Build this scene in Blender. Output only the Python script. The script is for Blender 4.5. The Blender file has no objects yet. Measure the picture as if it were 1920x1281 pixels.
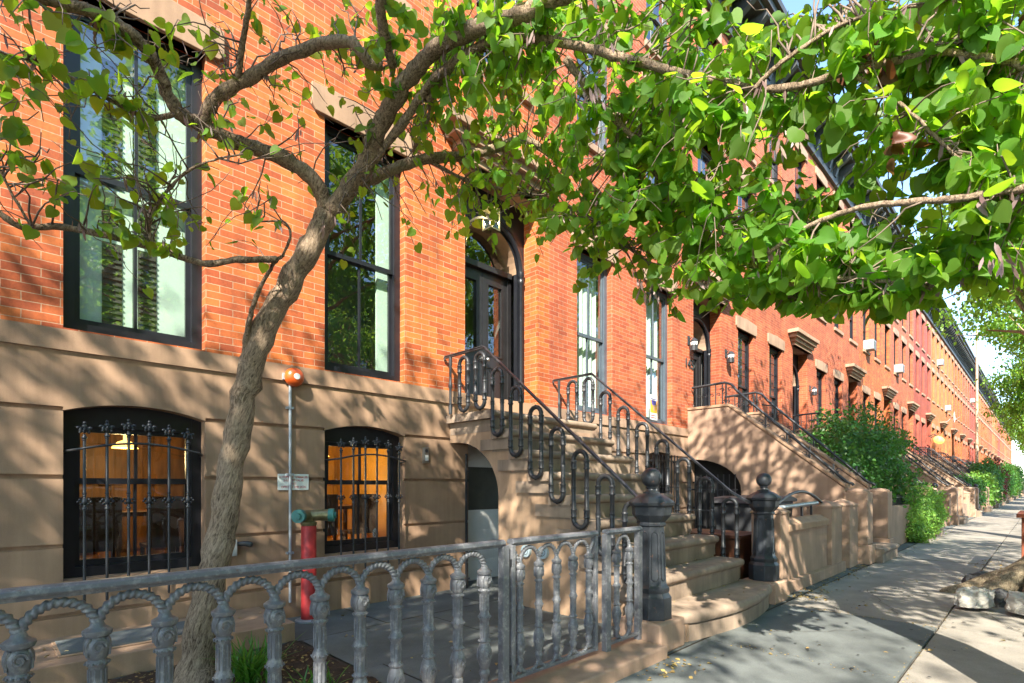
import bpy, bmesh, math, random
import numpy as np
from mathutils import Vector, Matrix
R = math.radians
rnd = random.Random(7)
C = bpy.context.scene.collection
scn = bpy.context.scene

# ---------------------------------------------------------------- camera, sky, sun, exposure
EYE = 1.235
cam_d = bpy.data.cameras.new('camera'); cam = bpy.data.objects.new('camera', cam_d); C.objects.link(cam)
cam.location = (0, -5, EYE); cam.rotation_euler = (R(90), 0, R(-45))
cam_d.sensor_width = 36; cam_d.lens = 18.75; cam_d.shift_x = 0; cam_d.shift_y = 0.1409
cam_d.clip_start = 0.05; cam_d.clip_end = 3000
scn.camera = cam
SUN = Vector((-1.45, -1.0, 1.45)).normalized()          # towards the sun
w = bpy.data.worlds.new('World'); scn.world = w; w.use_nodes = True
nt = w.node_tree; nt.nodes.clear()
sky = nt.nodes.new('ShaderNodeTexSky'); sky.sky_type = 'NISHITA'; sky.sun_disc = False
sky.sun_elevation = math.asin(SUN.z); sky.sun_rotation = math.atan2(SUN.x, SUN.y)
sky.air_density = 1.0; sky.dust_density = 0.2; sky.ozone_density = 3.0
bg = nt.nodes.new('ShaderNodeBackground'); bg.inputs['Strength'].default_value = 0.15
wo = nt.nodes.new('ShaderNodeOutputWorld')
nt.links.new(sky.outputs[0], bg.inputs[0]); nt.links.new(bg.outputs[0], wo.inputs[0])
sl = bpy.data.lights.new('sun', 'SUN'); sl.energy = 4.1; sl.angle = R(0.53); sl.color = (1, 0.93, 0.82)
so = bpy.data.objects.new('sun', sl); C.objects.link(so)
so.rotation_euler = SUN.to_track_quat('Z', 'Y').to_euler()
vs = scn.view_settings
vs.view_transform = 'Standard'; vs.look = 'None'; vs.gamma = 1; vs.use_curve_mapping = False
vs.exposure = 2.08
scn.cycles.max_bounces = 8; scn.cycles.transparent_max_bounces = 12
scn.cycles.diffuse_bounces = 4; scn.cycles.glossy_bounces = 4
scn.cycles.use_denoising = True

# ---------------------------------------------------------------- helpers
def pt(px, py, z):
    """a point of the place, from its bearing in the photograph and its measured distance z"""
    u = (px - 960) / 1000.0
    return Vector((.70711 * z * (1 + u), .70711 * z * (1 - u) - 5, EYE + z * (911 - py) / 1000.0))

class MB:
    def __init__(s): s.v = []; s.f = []
    def add(s, vs_, fs):
        n = len(s.v); s.v += [tuple(p) for p in vs_]; s.f += [tuple(i + n for i in f) for f in fs]; return s
    def box(s, x0, x1, y0, y1, z0, z1):
        return s.add([(x0,y0,z0),(x1,y0,z0),(x1,y1,z0),(x0,y1,z0),(x0,y0,z1),(x1,y0,z1),(x1,y1,z1),(x0,y1,z1)],
              [(0,3,2,1),(4,5,6,7),(0,1,5,4),(1,2,6,5),(2,3,7,6),(3,0,4,7)])
    def quad(s, a, b, c, d): return s.add([a,b,c,d], [(0,1,2,3)])
    def lathe(s, c, prof, n=16, flute=0, phase=0.0):
        vs_ = []; fs = []
        for (r, z) in prof:
            for i in range(n):
                a = 2*math.pi*(i+phase)/n
                vs_.append((c[0]+r*math.cos(a), c[1]+r*math.sin(a), c[2]+z))
        m = len(prof)
        for j in range(m-1):
            for i in range(n):
                k = (i+1) % n
                fs.append((j*n+i, j*n+k, (j+1)*n+k, (j+1)*n+i))
        fs.append(tuple(range(n-1,-1,-1))); fs.append(tuple((m-1)*n+i for i in range(n)))
        return s.add(vs_, fs)
    def tube(s, pts, rad, n=8, twist=0.0, closed=False):
        pts = [Vector(p) for p in pts]; m = len(pts)
        if not hasattr(rad, '__len__'): rad = [rad]*m
        vs_ = []; fs = []; up = Vector((0,0,1)); prev = None
        for j, p in enumerate(pts):
            if closed: t = pts[(j+1)%m]-pts[j-1]
            else: t = pts[min(j+1,m-1)]-pts[max(j-1,0)]
            t = t.normalized() if t.length > 1e-9 else Vector((0,0,1))
            if prev is None:
                ref = Vector((0,0,1)) if abs(t.z) < .9 else Vector((1,0,0))
                a = t.cross(ref).normalized()
            else:
                a = (prev - t*prev.dot(t)); a = a.normalized() if a.length > 1e-6 else t.orthogonal().normalized()
            prev = a; b = t.cross(a)
            for i in range(n):
                th = 2*math.pi*i/n; r = rad[j]
                if twist: r *= 1+.20*math.cos(2*th + twist*j)
                vs_.append(p + (a*math.cos(th)+b*math.sin(th))*r)
        for j in range(m if closed else m-1):
            for i in range(n):
                k = (i+1)%n; q = (j+1)%m
                fs.append((j*n+i, j*n+k, q*n+k, q*n+i))
        if not closed:
            fs.append(tuple(range(n-1,-1,-1))); fs.append(tuple((m-1)*n+i for i in range(n)))
        return s.add(vs_, fs)
    def ball(s, c, r, n=10, sc=(1,1,1)):
        prof = []; m = max(5, n//2)
        vs_ = []; fs = []
        for j in range(m+1):
            ph = math.pi*j/m
            for i in range(n):
                a = 2*math.pi*i/n
                vs_.append((c[0]+r*sc[0]*math.sin(ph)*math.cos(a), c[1]+r*sc[1]*math.sin(ph)*math.sin(a), c[2]-r*sc[2]*math.cos(ph)))
        for j in range(m):
            for i in range(n):
                k=(i+1)%n; fs.append((j*n+i, j*n+k, (j+1)*n+k, (j+1)*n+i))
        return s.add(vs_, fs)
    def prism(s, poly, axis, a, b):
        """poly: 2-D outline; extruded along axis from a to b (x: poly=(y,z); y: poly=(x,z); z: poly=(x,y))"""
        def P(p, t):
            return {'x': (t,p[0],p[1]), 'y': (p[0],t,p[1]), 'z': (p[0],p[1],t)}[axis]
        n = len(poly); vs_ = [P(p,a) for p in poly]+[P(p,b) for p in poly]
        return s.add(vs_, [tuple(range(n)), tuple(range(2*n-1,n-1,-1))]+[(i,i+n,(i+1)%n+n,(i+1)%n) for i in range(n)])
    def mesh(s, name, mat, smooth=False, fix=True):
        me = bpy.data.meshes.new(name); me.from_pydata(s.v, [], s.f)
        if fix:
            bm = bmesh.new(); bm.from_mesh(me); bmesh.ops.recalc_face_normals(bm, faces=bm.faces); bm.to_mesh(me); bm.free()
        if mat: me.materials.append(mat)
        if smooth:
            me.shade_smooth()
            try: me.set_sharp_from_angle(angle=R(smooth if smooth is not True else 40))
            except Exception: pass
        return me
    def build(s, name, mat, parent=None, smooth=False, fix=True, bevel=0):
        o = bpy.data.objects.new(name, s.mesh(name, mat, smooth, fix)); C.objects.link(o); o.parent = parent
        if bevel:
            m = o.modifiers.new('b', 'BEVEL'); m.width = bevel; m.segments = 2; m.limit_method = 'ANGLE'; m.angle_limit = R(35)
        return o

def tag(o, label, cat, group=None):
    o['label'] = label; o['category'] = cat
    if group: o['group'] = group
    return o
def thing(name, label, cat, loc=(0,0,0), group=None, rz=0):
    o = bpy.data.objects.new(name, None); C.objects.link(o); o.location = loc; o.rotation_euler = (0,0,rz)
    o.empty_display_size = .1
    return tag(o, label, cat, group)
def struct(o, kind='structure'): o['kind'] = kind; return o
def text_mesh(name, cu):
    t_ = bpy.data.objects.new('t', cu); C.objects.link(t_); bpy.context.view_layer.update()
    me = bpy.data.meshes.new_from_object(t_.evaluated_get(bpy.context.evaluated_depsgraph_get())); bpy.data.objects.remove(t_)
    o = bpy.data.objects.new(name, me); C.objects.link(o); return o
def copy_tree(o, parent=None):
    c = o.copy(); C.objects.link(c); c.parent = parent
    for ch in list(o.children): copy_tree(ch, c)
    return c

# ---------------------------------------------------------------- materials
def nodes(name):
    m = bpy.data.materials.new(name); m.use_nodes = True; t = m.node_tree; b = t.nodes['Principled BSDF']; return m, t, b
def N(t, typ, **kw):
    n = t.nodes.new(typ)
    for k, v in kw.items():
        if k in n.inputs: n.inputs[k].default_value = v
        else: setattr(n, k, v)
    return n
def L(t, a, b): t.links.new(a, b)
def wpos(t): return N(t, 'ShaderNodeNewGeometry').outputs['Position']
def rgba(c): return (c[0], c[1], c[2], 1)
def basic(name, col, rough=.6, metal=0, var=.25, scale=8, bump=.15, spec=.5, col2=None, space='w', stretch=None, detail=6, bscale=None):
    m, t, b = nodes(name)
    if space == 'w': vec = wpos(t)
    else: vec = N(t, 'ShaderNodeTexCoord').outputs['Object']
    if stretch:
        mp = N(t, 'ShaderNodeMapping'); mp.inputs['Scale'].default_value = stretch; L(t, vec, mp.inputs[0]); vec = mp.outputs[0]
    n1 = N(t, 'ShaderNodeTexNoise', Scale=scale, Detail=detail, Roughness=.6); L(t, vec, n1.inputs['Vector'])
    cr = N(t, 'ShaderNodeValToRGB'); e = cr.color_ramp.elements
    e[0].position = .3; e[1].position = .7
    c2 = col2 or tuple(min(1, c*(1+var)) for c in col); c1 = tuple(c*(1-var) for c in col) if not col2 else col
    e[0].color = rgba(c1); e[1].color = rgba(c2)
    L(t, n1.outputs[0], cr.inputs[0]); L(t, cr.outputs[0], b.inputs['Base Color'])
    b.inputs['Roughness'].default_value = rough; b.inputs['Metallic'].default_value = metal
    b.inputs['Specular IOR Level'].default_value = spec
    if bump:
        n2 = N(t, 'ShaderNodeTexNoise', Scale=bscale or scale*6, Detail=8, Roughness=.7); L(t, vec, n2.inputs['Vector'])
        bp = N(t, 'ShaderNodeBump', Strength=bump, Distance=.01); L(t, n2.outputs[0], bp.inputs['Height']); L(t, bp.outputs[0], b.inputs['Normal'])
    return m

def brick_mat(name, c1, c2, mortar, paint=False):
    m, t, b = nodes(name)
    p = wpos(t); sp = N(t, 'ShaderNodeSeparateXYZ'); L(t, p, sp.inputs[0])
    ad = N(t, 'ShaderNodeMath', operation='ADD'); L(t, sp.outputs[0], ad.inputs[0]); L(t, sp.outputs[1], ad.inputs[1])
    cb = N(t, 'ShaderNodeCombineXYZ'); L(t, ad.outputs[0], cb.inputs[0]); L(t, sp.outputs[2], cb.inputs[1])
    wn = N(t, 'ShaderNodeTexNoise', Scale=9, Detail=3); L(t, p, wn.inputs['Vector'])
    wm = N(t, 'ShaderNodeVectorMath', operation='MULTIPLY_ADD'); L(t, wn.outputs['Color'], wm.inputs[0]); wm.inputs[1].default_value = (.006,.006,0); L(t, cb.outputs[0], wm.inputs[2])
    br = N(t, 'ShaderNodeTexBrick'); L(t, wm.outputs[0], br.inputs['Vector'])
    br.offset = .5; br.inputs['Scale'].default_value = 1; br.inputs['Mortar Size'].default_value = .0031
    br.inputs['Mortar Smooth'].default_value = .25; br.inputs['Bias'].default_value = 0
    br.inputs['Brick Width'].default_value = .209; br.inputs['Row Height'].default_value = .0615
    br.inputs['Color1'].default_value = rgba(c1); br.inputs['Color2'].default_value = rgba(c2); br.inputs['Mortar'].default_value = rgba(mortar)
    n1 = N(t, 'ShaderNodeTexNoise', Scale=1.3, Detail=8, Roughness=.65); L(t, p, n1.inputs['Vector'])
    n3 = N(t, 'ShaderNodeTexNoise', Scale=45, Detail=4, Roughness=.7); L(t, p, n3.inputs['Vector'])
    mr = N(t, 'ShaderNodeMapRange'); mr.inputs['From Min'].default_value=.3; mr.inputs['From Max'].default_value=.7; mr.inputs['To Min'].default_value=.70; mr.inputs['To Max'].default_value=1.2
    L(t, n1.outputs[0], mr.inputs[0])
    mr3 = N(t, 'ShaderNodeMapRange'); mr3.inputs['From Min'].default_value=.3; mr3.inputs['From Max'].default_value=.7; mr3.inputs['To Min'].default_value=.8; mr3.inputs['To Max'].default_value=1.18
    L(t, n3.outputs[0], mr3.inputs[0])
    mp4 = N(t, 'ShaderNodeMapping'); mp4.inputs['Scale'].default_value=(4,4,.3); L(t, p, mp4.inputs[0])
    n4 = N(t, 'ShaderNodeTexNoise', Scale=1.5, Detail=7, Roughness=.65); L(t, mp4.outputs[0], n4.inputs['Vector'])
    mr4 = N(t, 'ShaderNodeMapRange'); mr4.inputs['From Min'].default_value=.3; mr4.inputs['From Max'].default_value=.6; mr4.inputs['To Min'].default_value=.68; mr4.inputs['To Max'].default_value=1.06
    L(t, n4.outputs[0], mr4.inputs[0])
    m0 = N(t, 'ShaderNodeMath', operation='MULTIPLY'); L(t, mr.outputs[0], m0.inputs[0]); L(t, mr4.outputs[0], m0.inputs[1])
    mm = N(t, 'ShaderNodeMath', operation='MULTIPLY'); L(t, m0.outputs[0], mm.inputs[0]); L(t, mr3.outputs[0], mm.inputs[1])
    mx = N(t, 'ShaderNodeVectorMath', operation='SCALE'); L(t, br.outputs['Color'], mx.inputs[0]); L(t, mm.outputs[0], mx.inputs['Scale'])
    L(t, mx.outputs[0], b.inputs['Base Color']); b.inputs['Roughness'].default_value = .78
    inv = N(t, 'ShaderNodeMath', operation='MULTIPLY_ADD'); L(t, br.outputs['Fac'], inv.inputs[0]); inv.inputs[1].default_value=-1; 
    sc = N(t, 'ShaderNodeMath', operation='MULTIPLY'); L(t, n3.outputs[0], sc.inputs[0]); sc.inputs[1].default_value=.5; L(t, sc.outputs[0], inv.inputs[2])
    bp = N(t, 'ShaderNodeBump', Strength=.45, Distance=.006); L(t, inv.outputs[0], bp.inputs['Height']); L(t, bp.outputs[0], b.inputs['Normal'])
    return m

def stone_mat(name, col, var=.24, streak=.17):
    m, t, b = nodes(name); p = wpos(t)
    n1 = N(t, 'ShaderNodeTexNoise', Scale=1.6, Detail=9, Roughness=.62); L(t, p, n1.inputs['Vector'])
    mp = N(t, 'ShaderNodeMapping'); mp.inputs['Scale'].default_value=(9,9,.7); L(t, p, mp.inputs[0])
    n2 = N(t, 'ShaderNodeTexNoise', Scale=1, Detail=6, Roughness=.6); L(t, mp.outputs[0], n2.inputs['Vector'])
    n3 = N(t, 'ShaderNodeTexNoise', Scale=170, Detail=3, Roughness=.8); L(t, p, n3.inputs['Vector'])
    def mr(src, lo, hi):
        q = N(t, 'ShaderNodeMapRange'); q.inputs['From Min'].default_value=.28; q.inputs['From Max'].default_value=.72; q.inputs['To Min'].default_value=lo; q.inputs['To Max'].default_value=hi
        L(t, src, q.inputs[0]); return q.outputs[0]
    a = N(t, 'ShaderNodeMath', operation='MULTIPLY'); L(t, mr(n1.outputs[0],1-var,1+var), a.inputs[0]); L(t, mr(n2.outputs[0],1-streak,1+streak), a.inputs[1])
    a2 = N(t, 'ShaderNodeMath', operation='MULTIPLY'); L(t, a.outputs[0], a2.inputs[0]); L(t, mr(n3.outputs[0],.9,1.1), a2.inputs[1])
    sc = N(t, 'ShaderNodeVectorMath', operation='SCALE'); sc.inputs[0].default_value = col; L(t, a2.outputs[0], sc.inputs['Scale'])
    L(t, sc.outputs[0], b.inputs['Base Color']); b.inputs['Roughness'].default_value=.85; b.inputs['Specular IOR Level'].default_value=.3
    bp = N(t, 'ShaderNodeBump', Strength=.25, Distance=.004); L(t, n3.outputs[0], bp.inputs['Height']); L(t, bp.outputs[0], b.inputs['Normal'])
    return m

def iron_mat(name, base, worn, amt=.5, rust=True):
    m, t, b = nodes(name); p = wpos(t)
    n1 = N(t, 'ShaderNodeTexNoise', Scale=34, Detail=8, Roughness=.7); L(t, p, n1.inputs['Vector'])
    cr = N(t, 'ShaderNodeValToRGB'); e = cr.color_ramp.elements
    e[0].position = amt; e[0].color = rgba(base); e[1].position = min(1, amt+.14); e[1].color = rgba(worn)
    L(t, n1.outputs[0], cr.inputs[0]); out = cr.outputs[0]
    if rust:
        n2 = N(t, 'ShaderNodeTexNoise', Scale=22, Detail=8, Roughness=.75); L(t, p, n2.inputs['Vector'])
        c2 = N(t, 'ShaderNodeValToRGB'); c2.color_ramp.elements[0].position=.62; c2.color_ramp.elements[1].position=.68
        c2.color_ramp.elements[0].color=(0,0,0,1); c2.color_ramp.elements[1].color=(.8,.8,.8,1); L(t, n2.outputs[0], c2.inputs[0])
        mx = N(t, 'ShaderNodeMix', data_type='RGBA'); L(t, c2.outputs[0], mx.inputs[0]); L(t, out, mx.inputs[6]); mx.inputs[7].default_value=(.17,.075,.04,1); out = mx.outputs[2]
    L(t, out, b.inputs['Base Color']); b.inputs['Roughness'].default_value=.42
    n4 = N(t, 'ShaderNodeTexNoise', Scale=120, Detail=5); L(t, p, n4.inputs['Vector'])
    bp = N(t, 'ShaderNodeBump', Strength=.3, Distance=.003); L(t, n4.outputs[0], bp.inputs['Height']); L(t, bp.outputs[0], b.inputs['Normal'])
    return m

def glass_mat(name, tint=(.9,.97,.93), ior=1.9):
    m = bpy.data.materials.new(name); m.use_nodes = True; t = m.node_tree; t.nodes.clear()
    o = N(t, 'ShaderNodeOutputMaterial'); tr = N(t, 'ShaderNodeBsdfTransparent'); tr.inputs[0].default_value = rgba(tint)
    g = N(t, 'ShaderNodeBsdfGlossy'); g.inputs['Roughness'].default_value = .0; g.inputs[0].default_value=(1,1,1,1)
    n = N(t, 'ShaderNodeTexNoise', Scale=2.2, Detail=2); L(t, wpos(t), n.inputs['Vector'])
    bp = N(t, 'ShaderNodeBump', Strength=.12, Distance=.02); L(t, n.outputs[0], bp.inputs['Height']); L(t, bp.outputs[0], g.inputs['Normal'])
    lw = N(t, 'ShaderNodeLayerWeight'); lw.inputs['Blend'].default_value = .5
    pw = N(t, 'ShaderNodeMath', operation='POWER'); L(t, lw.outputs['Facing'], pw.inputs[0]); pw.inputs[1].default_value = 4
    f = N(t, 'ShaderNodeMath', operation='MULTIPLY_ADD'); L(t, pw.outputs[0], f.inputs[0]); f.inputs[1].default_value = .82; f.inputs[2].default_value = .14
    mx = N(t, 'ShaderNodeMixShader'); L(t, f.outputs[0], mx.inputs[0]); L(t, tr.outputs[0], mx.inputs[1]); L(t, g.outputs[0], mx.inputs[2]); L(t, mx.outputs[0], o.inputs[0])
    return m

def leaf_mat(name, col, trans, mixf=.45, var=.28, rough=.45):
    m = bpy.data.materials.new(name); m.use_nodes = True; t = m.node_tree; t.nodes.clear()
    o = N(t, 'ShaderNodeOutputMaterial')
    geo = N(t, 'ShaderNodeNewGeometry')
    mr = N(t, 'ShaderNodeMapRange'); mr.inputs['To Min'].default_value=1-var; mr.inputs['To Max'].default_value=1+var; L(t, geo.outputs['Random Per Island'], mr.inputs[0])
    hs = N(t, 'ShaderNodeHueSaturation'); hs.inputs['Color'].default_value=rgba(col); L(t, mr.outputs[0], hs.inputs['Value'])
    mh = N(t, 'ShaderNodeMapRange'); mh.inputs['To Min'].default_value=.488; mh.inputs['To Max'].default_value=.522
    rn = N(t, 'ShaderNodeMath', operation='FRACT'); ml = N(t, 'ShaderNodeMath', operation='MULTIPLY'); ml.inputs[1].default_value=17.3
    L(t, geo.outputs['Random Per Island'], ml.inputs[0]); L(t, ml.outputs[0], rn.inputs[0]); L(t, rn.outputs[0], mh.inputs[0]); L(t, mh.outputs[0], hs.inputs['Hue'])
    pr = N(t, 'ShaderNodeBsdfPrincipled'); pr.inputs['Roughness'].default_value=rough; L(t, hs.outputs[0], pr.inputs['Base Color'])
    h2 = N(t, 'ShaderNodeHueSaturation'); h2.inputs['Color'].default_value=rgba(trans); L(t, mr.outputs[0], h2.inputs['Value']); L(t, mh.outputs[0], h2.inputs['Hue'])
    tl = N(t, 'ShaderNodeBsdfTranslucent'); L(t, h2.outputs[0], tl.inputs[0])
    mx = N(t, 'ShaderNodeMixShader'); mx.inputs[0].default_value=mixf; L(t, pr.outputs[0], mx.inputs[1]); L(t, tl.outputs[0], mx.inputs[2]); L(t, mx.outputs[0], o.inputs[0])
    return m

def emit_mat(name, col, s):
    m, t, b = nodes(name); b.inputs['Base Color'].default_value=rgba(col); b.inputs['Emission Color'].default_value=rgba(col); b.inputs['Emission Strength'].default_value=s
    return m

def island_mat(name, col, var=.12, spots=None):
    m, t, b = nodes(name); p = wpos(t)
    geo = N(t, 'ShaderNodeNewGeometry')
    mr = N(t, 'ShaderNodeMapRange'); mr.inputs['To Min'].default_value=1-var; mr.inputs['To Max'].default_value=1+var; L(t, geo.outputs['Random Per Island'], mr.inputs[0])
    n1 = N(t, 'ShaderNodeTexNoise', Scale=1.8, Detail=10, Roughness=.65); L(t, p, n1.inputs['Vector'])
    n3 = N(t, 'ShaderNodeTexNoise', Scale=110, Detail=3, Roughness=.8); L(t, p, n3.inputs['Vector'])
    q = N(t, 'ShaderNodeMapRange'); q.inputs['From Min'].default_value=.3; q.inputs['From Max'].default_value=.7; q.inputs['To Min'].default_value=.66; q.inputs['To Max'].default_value=1.2; L(t, n1.outputs[0], q.inputs[0])
    q3 = N(t, 'ShaderNodeMapRange'); q3.inputs['From Min'].default_value=.25; q3.inputs['From Max'].default_value=.75; q3.inputs['To Min'].default_value=.78; q3.inputs['To Max'].default_value=1.2; L(t, n3.outputs[0], q3.inputs[0])
    a = N(t, 'ShaderNodeMath', operation='MULTIPLY'); L(t, mr.outputs[0], a.inputs[0]); L(t, q.outputs[0], a.inputs[1])
    a2 = N(t, 'ShaderNodeMath', operation='MULTIPLY'); L(t, a.outputs[0], a2.inputs[0]); L(t, q3.outputs[0], a2.inputs[1])
    sc = N(t, 'ShaderNodeVectorMath', operation='SCALE'); sc.inputs[0].default_value = col; L(t, a2.outputs[0], sc.inputs['Scale'])
    L(t, sc.outputs[0], b.inputs['Base Color']); b.inputs['Roughness'].default_value=.8; b.inputs['Specular IOR Level'].default_value=.3
    bp = N(t, 'ShaderNodeBump', Strength=.35, Distance=.004); L(t, n3.outputs[0], bp.inputs['Height']); L(t, bp.outputs[0], b.inputs['Normal'])
    return m

M = {}
M['brick'] = brick_mat('orange_brick', (.58,.150,.028), (.33,.062,.015), (.46,.29,.17))
M['brick_red'] = brick_mat('red_brick', (.52,.125,.042), (.35,.068,.024), (.48,.28,.18))
M['brick_deep'] = brick_mat('deep_red_brick', (.40,.085,.05), (.34,.065,.038), (.38,.12,.08))
M['brick_gold'] = brick_mat('golden_brick', (.60,.185,.055), (.52,.14,.04), (.56,.25,.13))
M['brown'] = stone_mat('brownstone', (.325,.208,.13))
M['brown_pink'] = stone_mat('brownstone_pink', (.355,.235,.16))
M['stoop_side'] = stone_mat('stoop_side_stone', (.38,.25,.155), var=.32)
M['step'] = stone_mat('stoop_stone', (.265,.198,.142), var=.36, streak=.22)
M['frame_black'] = basic('black_paint', (.012,.013,.017), rough=.35, var=.2, bump=.05)
M['frame_slate'] = basic('slate_paint', (.07,.09,.11), rough=.4, var=.15, bump=.05)
M['door_black'] = basic('door_paint', (.018,.017,.018), rough=.3, var=.2, bump=.04)
M['iron'] = iron_mat('black_iron', (.028,.030,.033), (.05,.052,.055), .58)
M['iron_grey'] = iron_mat('weathered_grey_iron', (.125,.13,.14), (.235,.235,.23), .50)
M['iron_newel'] = iron_mat('dark_iron', (.022,.026,.031), (.05,.055,.062), .56)
M['glass'] = glass_mat('window_glass')
M['glass_dark'] = basic('dark_window_glass', (.02,.025,.03), rough=.03, var=.4, scale=2, bump=0, spec=1)
M['glass_dark'].node_tree.nodes['Principled BSDF'].inputs['IOR'].default_value = 1.9
M['shutter'] = basic('pale_shutter_paint', (.50,.60,.52), rough=.5, var=.06, bump=.02)
M['louver'] = basic('dark_louver', (.05,.05,.035), rough=.6, var=.2, bump=0)
M['curtain'] = basic('pale_curtain', (.55,.6,.56), rough=.8, var=.12, scale=3, bump=0)
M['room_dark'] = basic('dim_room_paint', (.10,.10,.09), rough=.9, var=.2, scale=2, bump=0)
M['room_warm'] = basic('amber_room_wood', (.25,.115,.03), rough=.5, var=.7, scale=2.5, bump=0, stretch=(3,3,.5))
M['room_gold'] = basic('gold_room_paint', (.55,.30,.05), rough=.6, var=.25, scale=1.5, bump=0)
M['lamp_glow'] = emit_mat('lit_lamp_shade', (1,.55,.12), 1.3)
M['bulb'] = emit_mat('lit_bulb', (1,.7,.35), 5)
M['wood_dark'] = basic('dark_stained_wood', (.06,.022,.01), rough=.45, var=.5, scale=4, stretch=(8,8,.8), bump=.1)
M['bark'] = None
M['cornice'] = basic('dark_cornice_paint', (.05,.055,.055), rough=.6, var=.3, bump=.1)
M['roof'] = basic('tar_roof', (.05,.05,.05), rough=.9)
M['concrete'] = island_mat('pavement_concrete', (.27,.245,.205), .10)
M['blueslab'] = island_mat('bluestone', (.125,.137,.13), .14)
M['asphalt'] = basic('asphalt', (.05,.05,.05), rough=.9, var=.25, scale=3, bump=.4, bscale=90)
M['kerb'] = island_mat('kerb_granite', (.30,.29,.27), .1)
M['gap'] = basic('joint_dirt', (.06,.045,.03), rough=1, var=.4, scale=20)
M['soil'] = basic('mulch_soil', (.05,.028,.015), rough=1, var=.6, scale=18, bump=1.0, bscale=60)
M['bell'] = basic('orange_bell_paint', (.62,.10,.015), rough=.3, var=.08, bump=.03, space='o')
M['galv'] = basic('galvanised_pipe', (.36,.40,.43), rough=.4, metal=.3, var=.15, scale=14, bump=.08)
M['redpipe'] = basic('red_pipe_paint', (.42,.03,.03), rough=.55, var=.4, scale=10, bump=.06)
M['teal'] = basic('teal_cap_paint', (.04,.20,.17), rough=.5, var=.2, bump=.05)
M['brass'] = basic('tarnished_brass', (.22,.20,.10), rough=.4, metal=.6, var=.3, scale=20, bump=.1)
M['steel'] = basic('brushed_steel', (.55,.55,.53), rough=.3, metal=.9, var=.1, bump=.03)
M['white'] = basic('white_paint', (.72,.72,.68), rough=.5, var=.05, bump=.02)
M['grey_box'] = basic('grey_plastic', (.32,.33,.32), rough=.5, var=.06, bump=.02)
M['sign'] = basic('sign_enamel', (.72,.76,.72), rough=.35, var=.05, bump=0)
M['signred'] = basic('sign_lettering', (.50,.06,.07), rough=.5, var=.1, bump=0)
M['yellow'] = basic('poster_yellow', (.75,.38,.03), rough=.4, var=.15, bump=0, space='o', scale=20)
M['blue'] = basic('poster_blue', (.08,.07,.38), rough=.4, var=.1, bump=0)
M['skin'] = basic('poster_tan', (.55,.35,.2), rough=.4, var=.1, bump=0)
M['dark_plastic'] = basic('bin_plastic', (.035,.037,.04), rough=.5, var=.2, bump=.05)
M['carpaint'] = basic('car_paint', (.03,.035,.045), rough=.15, var=.05, bump=0)
M['carred'] = basic('car_paint_silver', (.35,.36,.38), rough=.2, var=.05, bump=0)
M['rubber'] = basic('tyre_rubber', (.02,.02,.02), rough=.9)
M['rock'] = basic('white_granite', (.30,.28,.24), rough=.85, var=.5, scale=16, col2=(.50,.47,.40), bump=1.0, bscale=26, stretch=(1,1,3))
M['rockdark'] = basic('dark_stone', (.06,.06,.06), rough=.8, var=.4, scale=9, bump=.6)
M['timber'] = basic('red_brown_timber', (.28,.075,.03), rough=.7, var=.35, scale=6, stretch=(6,6,.7), bump=.3)
M['leaf'] = leaf_mat('redbud_leaf', (.10,.215,.02), (.37,.60,.025), .60, rough=.6)
M['leaf_far'] = leaf_mat('street_tree_leaf', (.12,.24,.035), (.42,.65,.06), .5)
M['leaf_hedge'] = leaf_mat('hedge_leaf', (.07,.19,.03), (.18,.38,.04), .3)
M['leaf_light'] = leaf_mat('light_hedge_leaf', (.17,.33,.05), (.35,.55,.06), .35)
M['leaf_dead'] = leaf_mat('dead_leaf', (.13,.05,.025), (.2,.07,.02), .3)
M['leaf_maroon'] = leaf_mat('maroon_leaf', (.14,.035,.03), (.25,.05,.03), .35)
M['pod'] = leaf_mat('seed_pod', (.24,.15,.14), (.3,.2,.12), .25)
M['litter'] = leaf_mat('leaf_litter', (.33,.22,.08), (.3,.2,.05), .2, var=.5)
M['grass'] = leaf_mat('lily_grass', (.06,.18,.02), (.2,.42,.04), .35)

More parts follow.
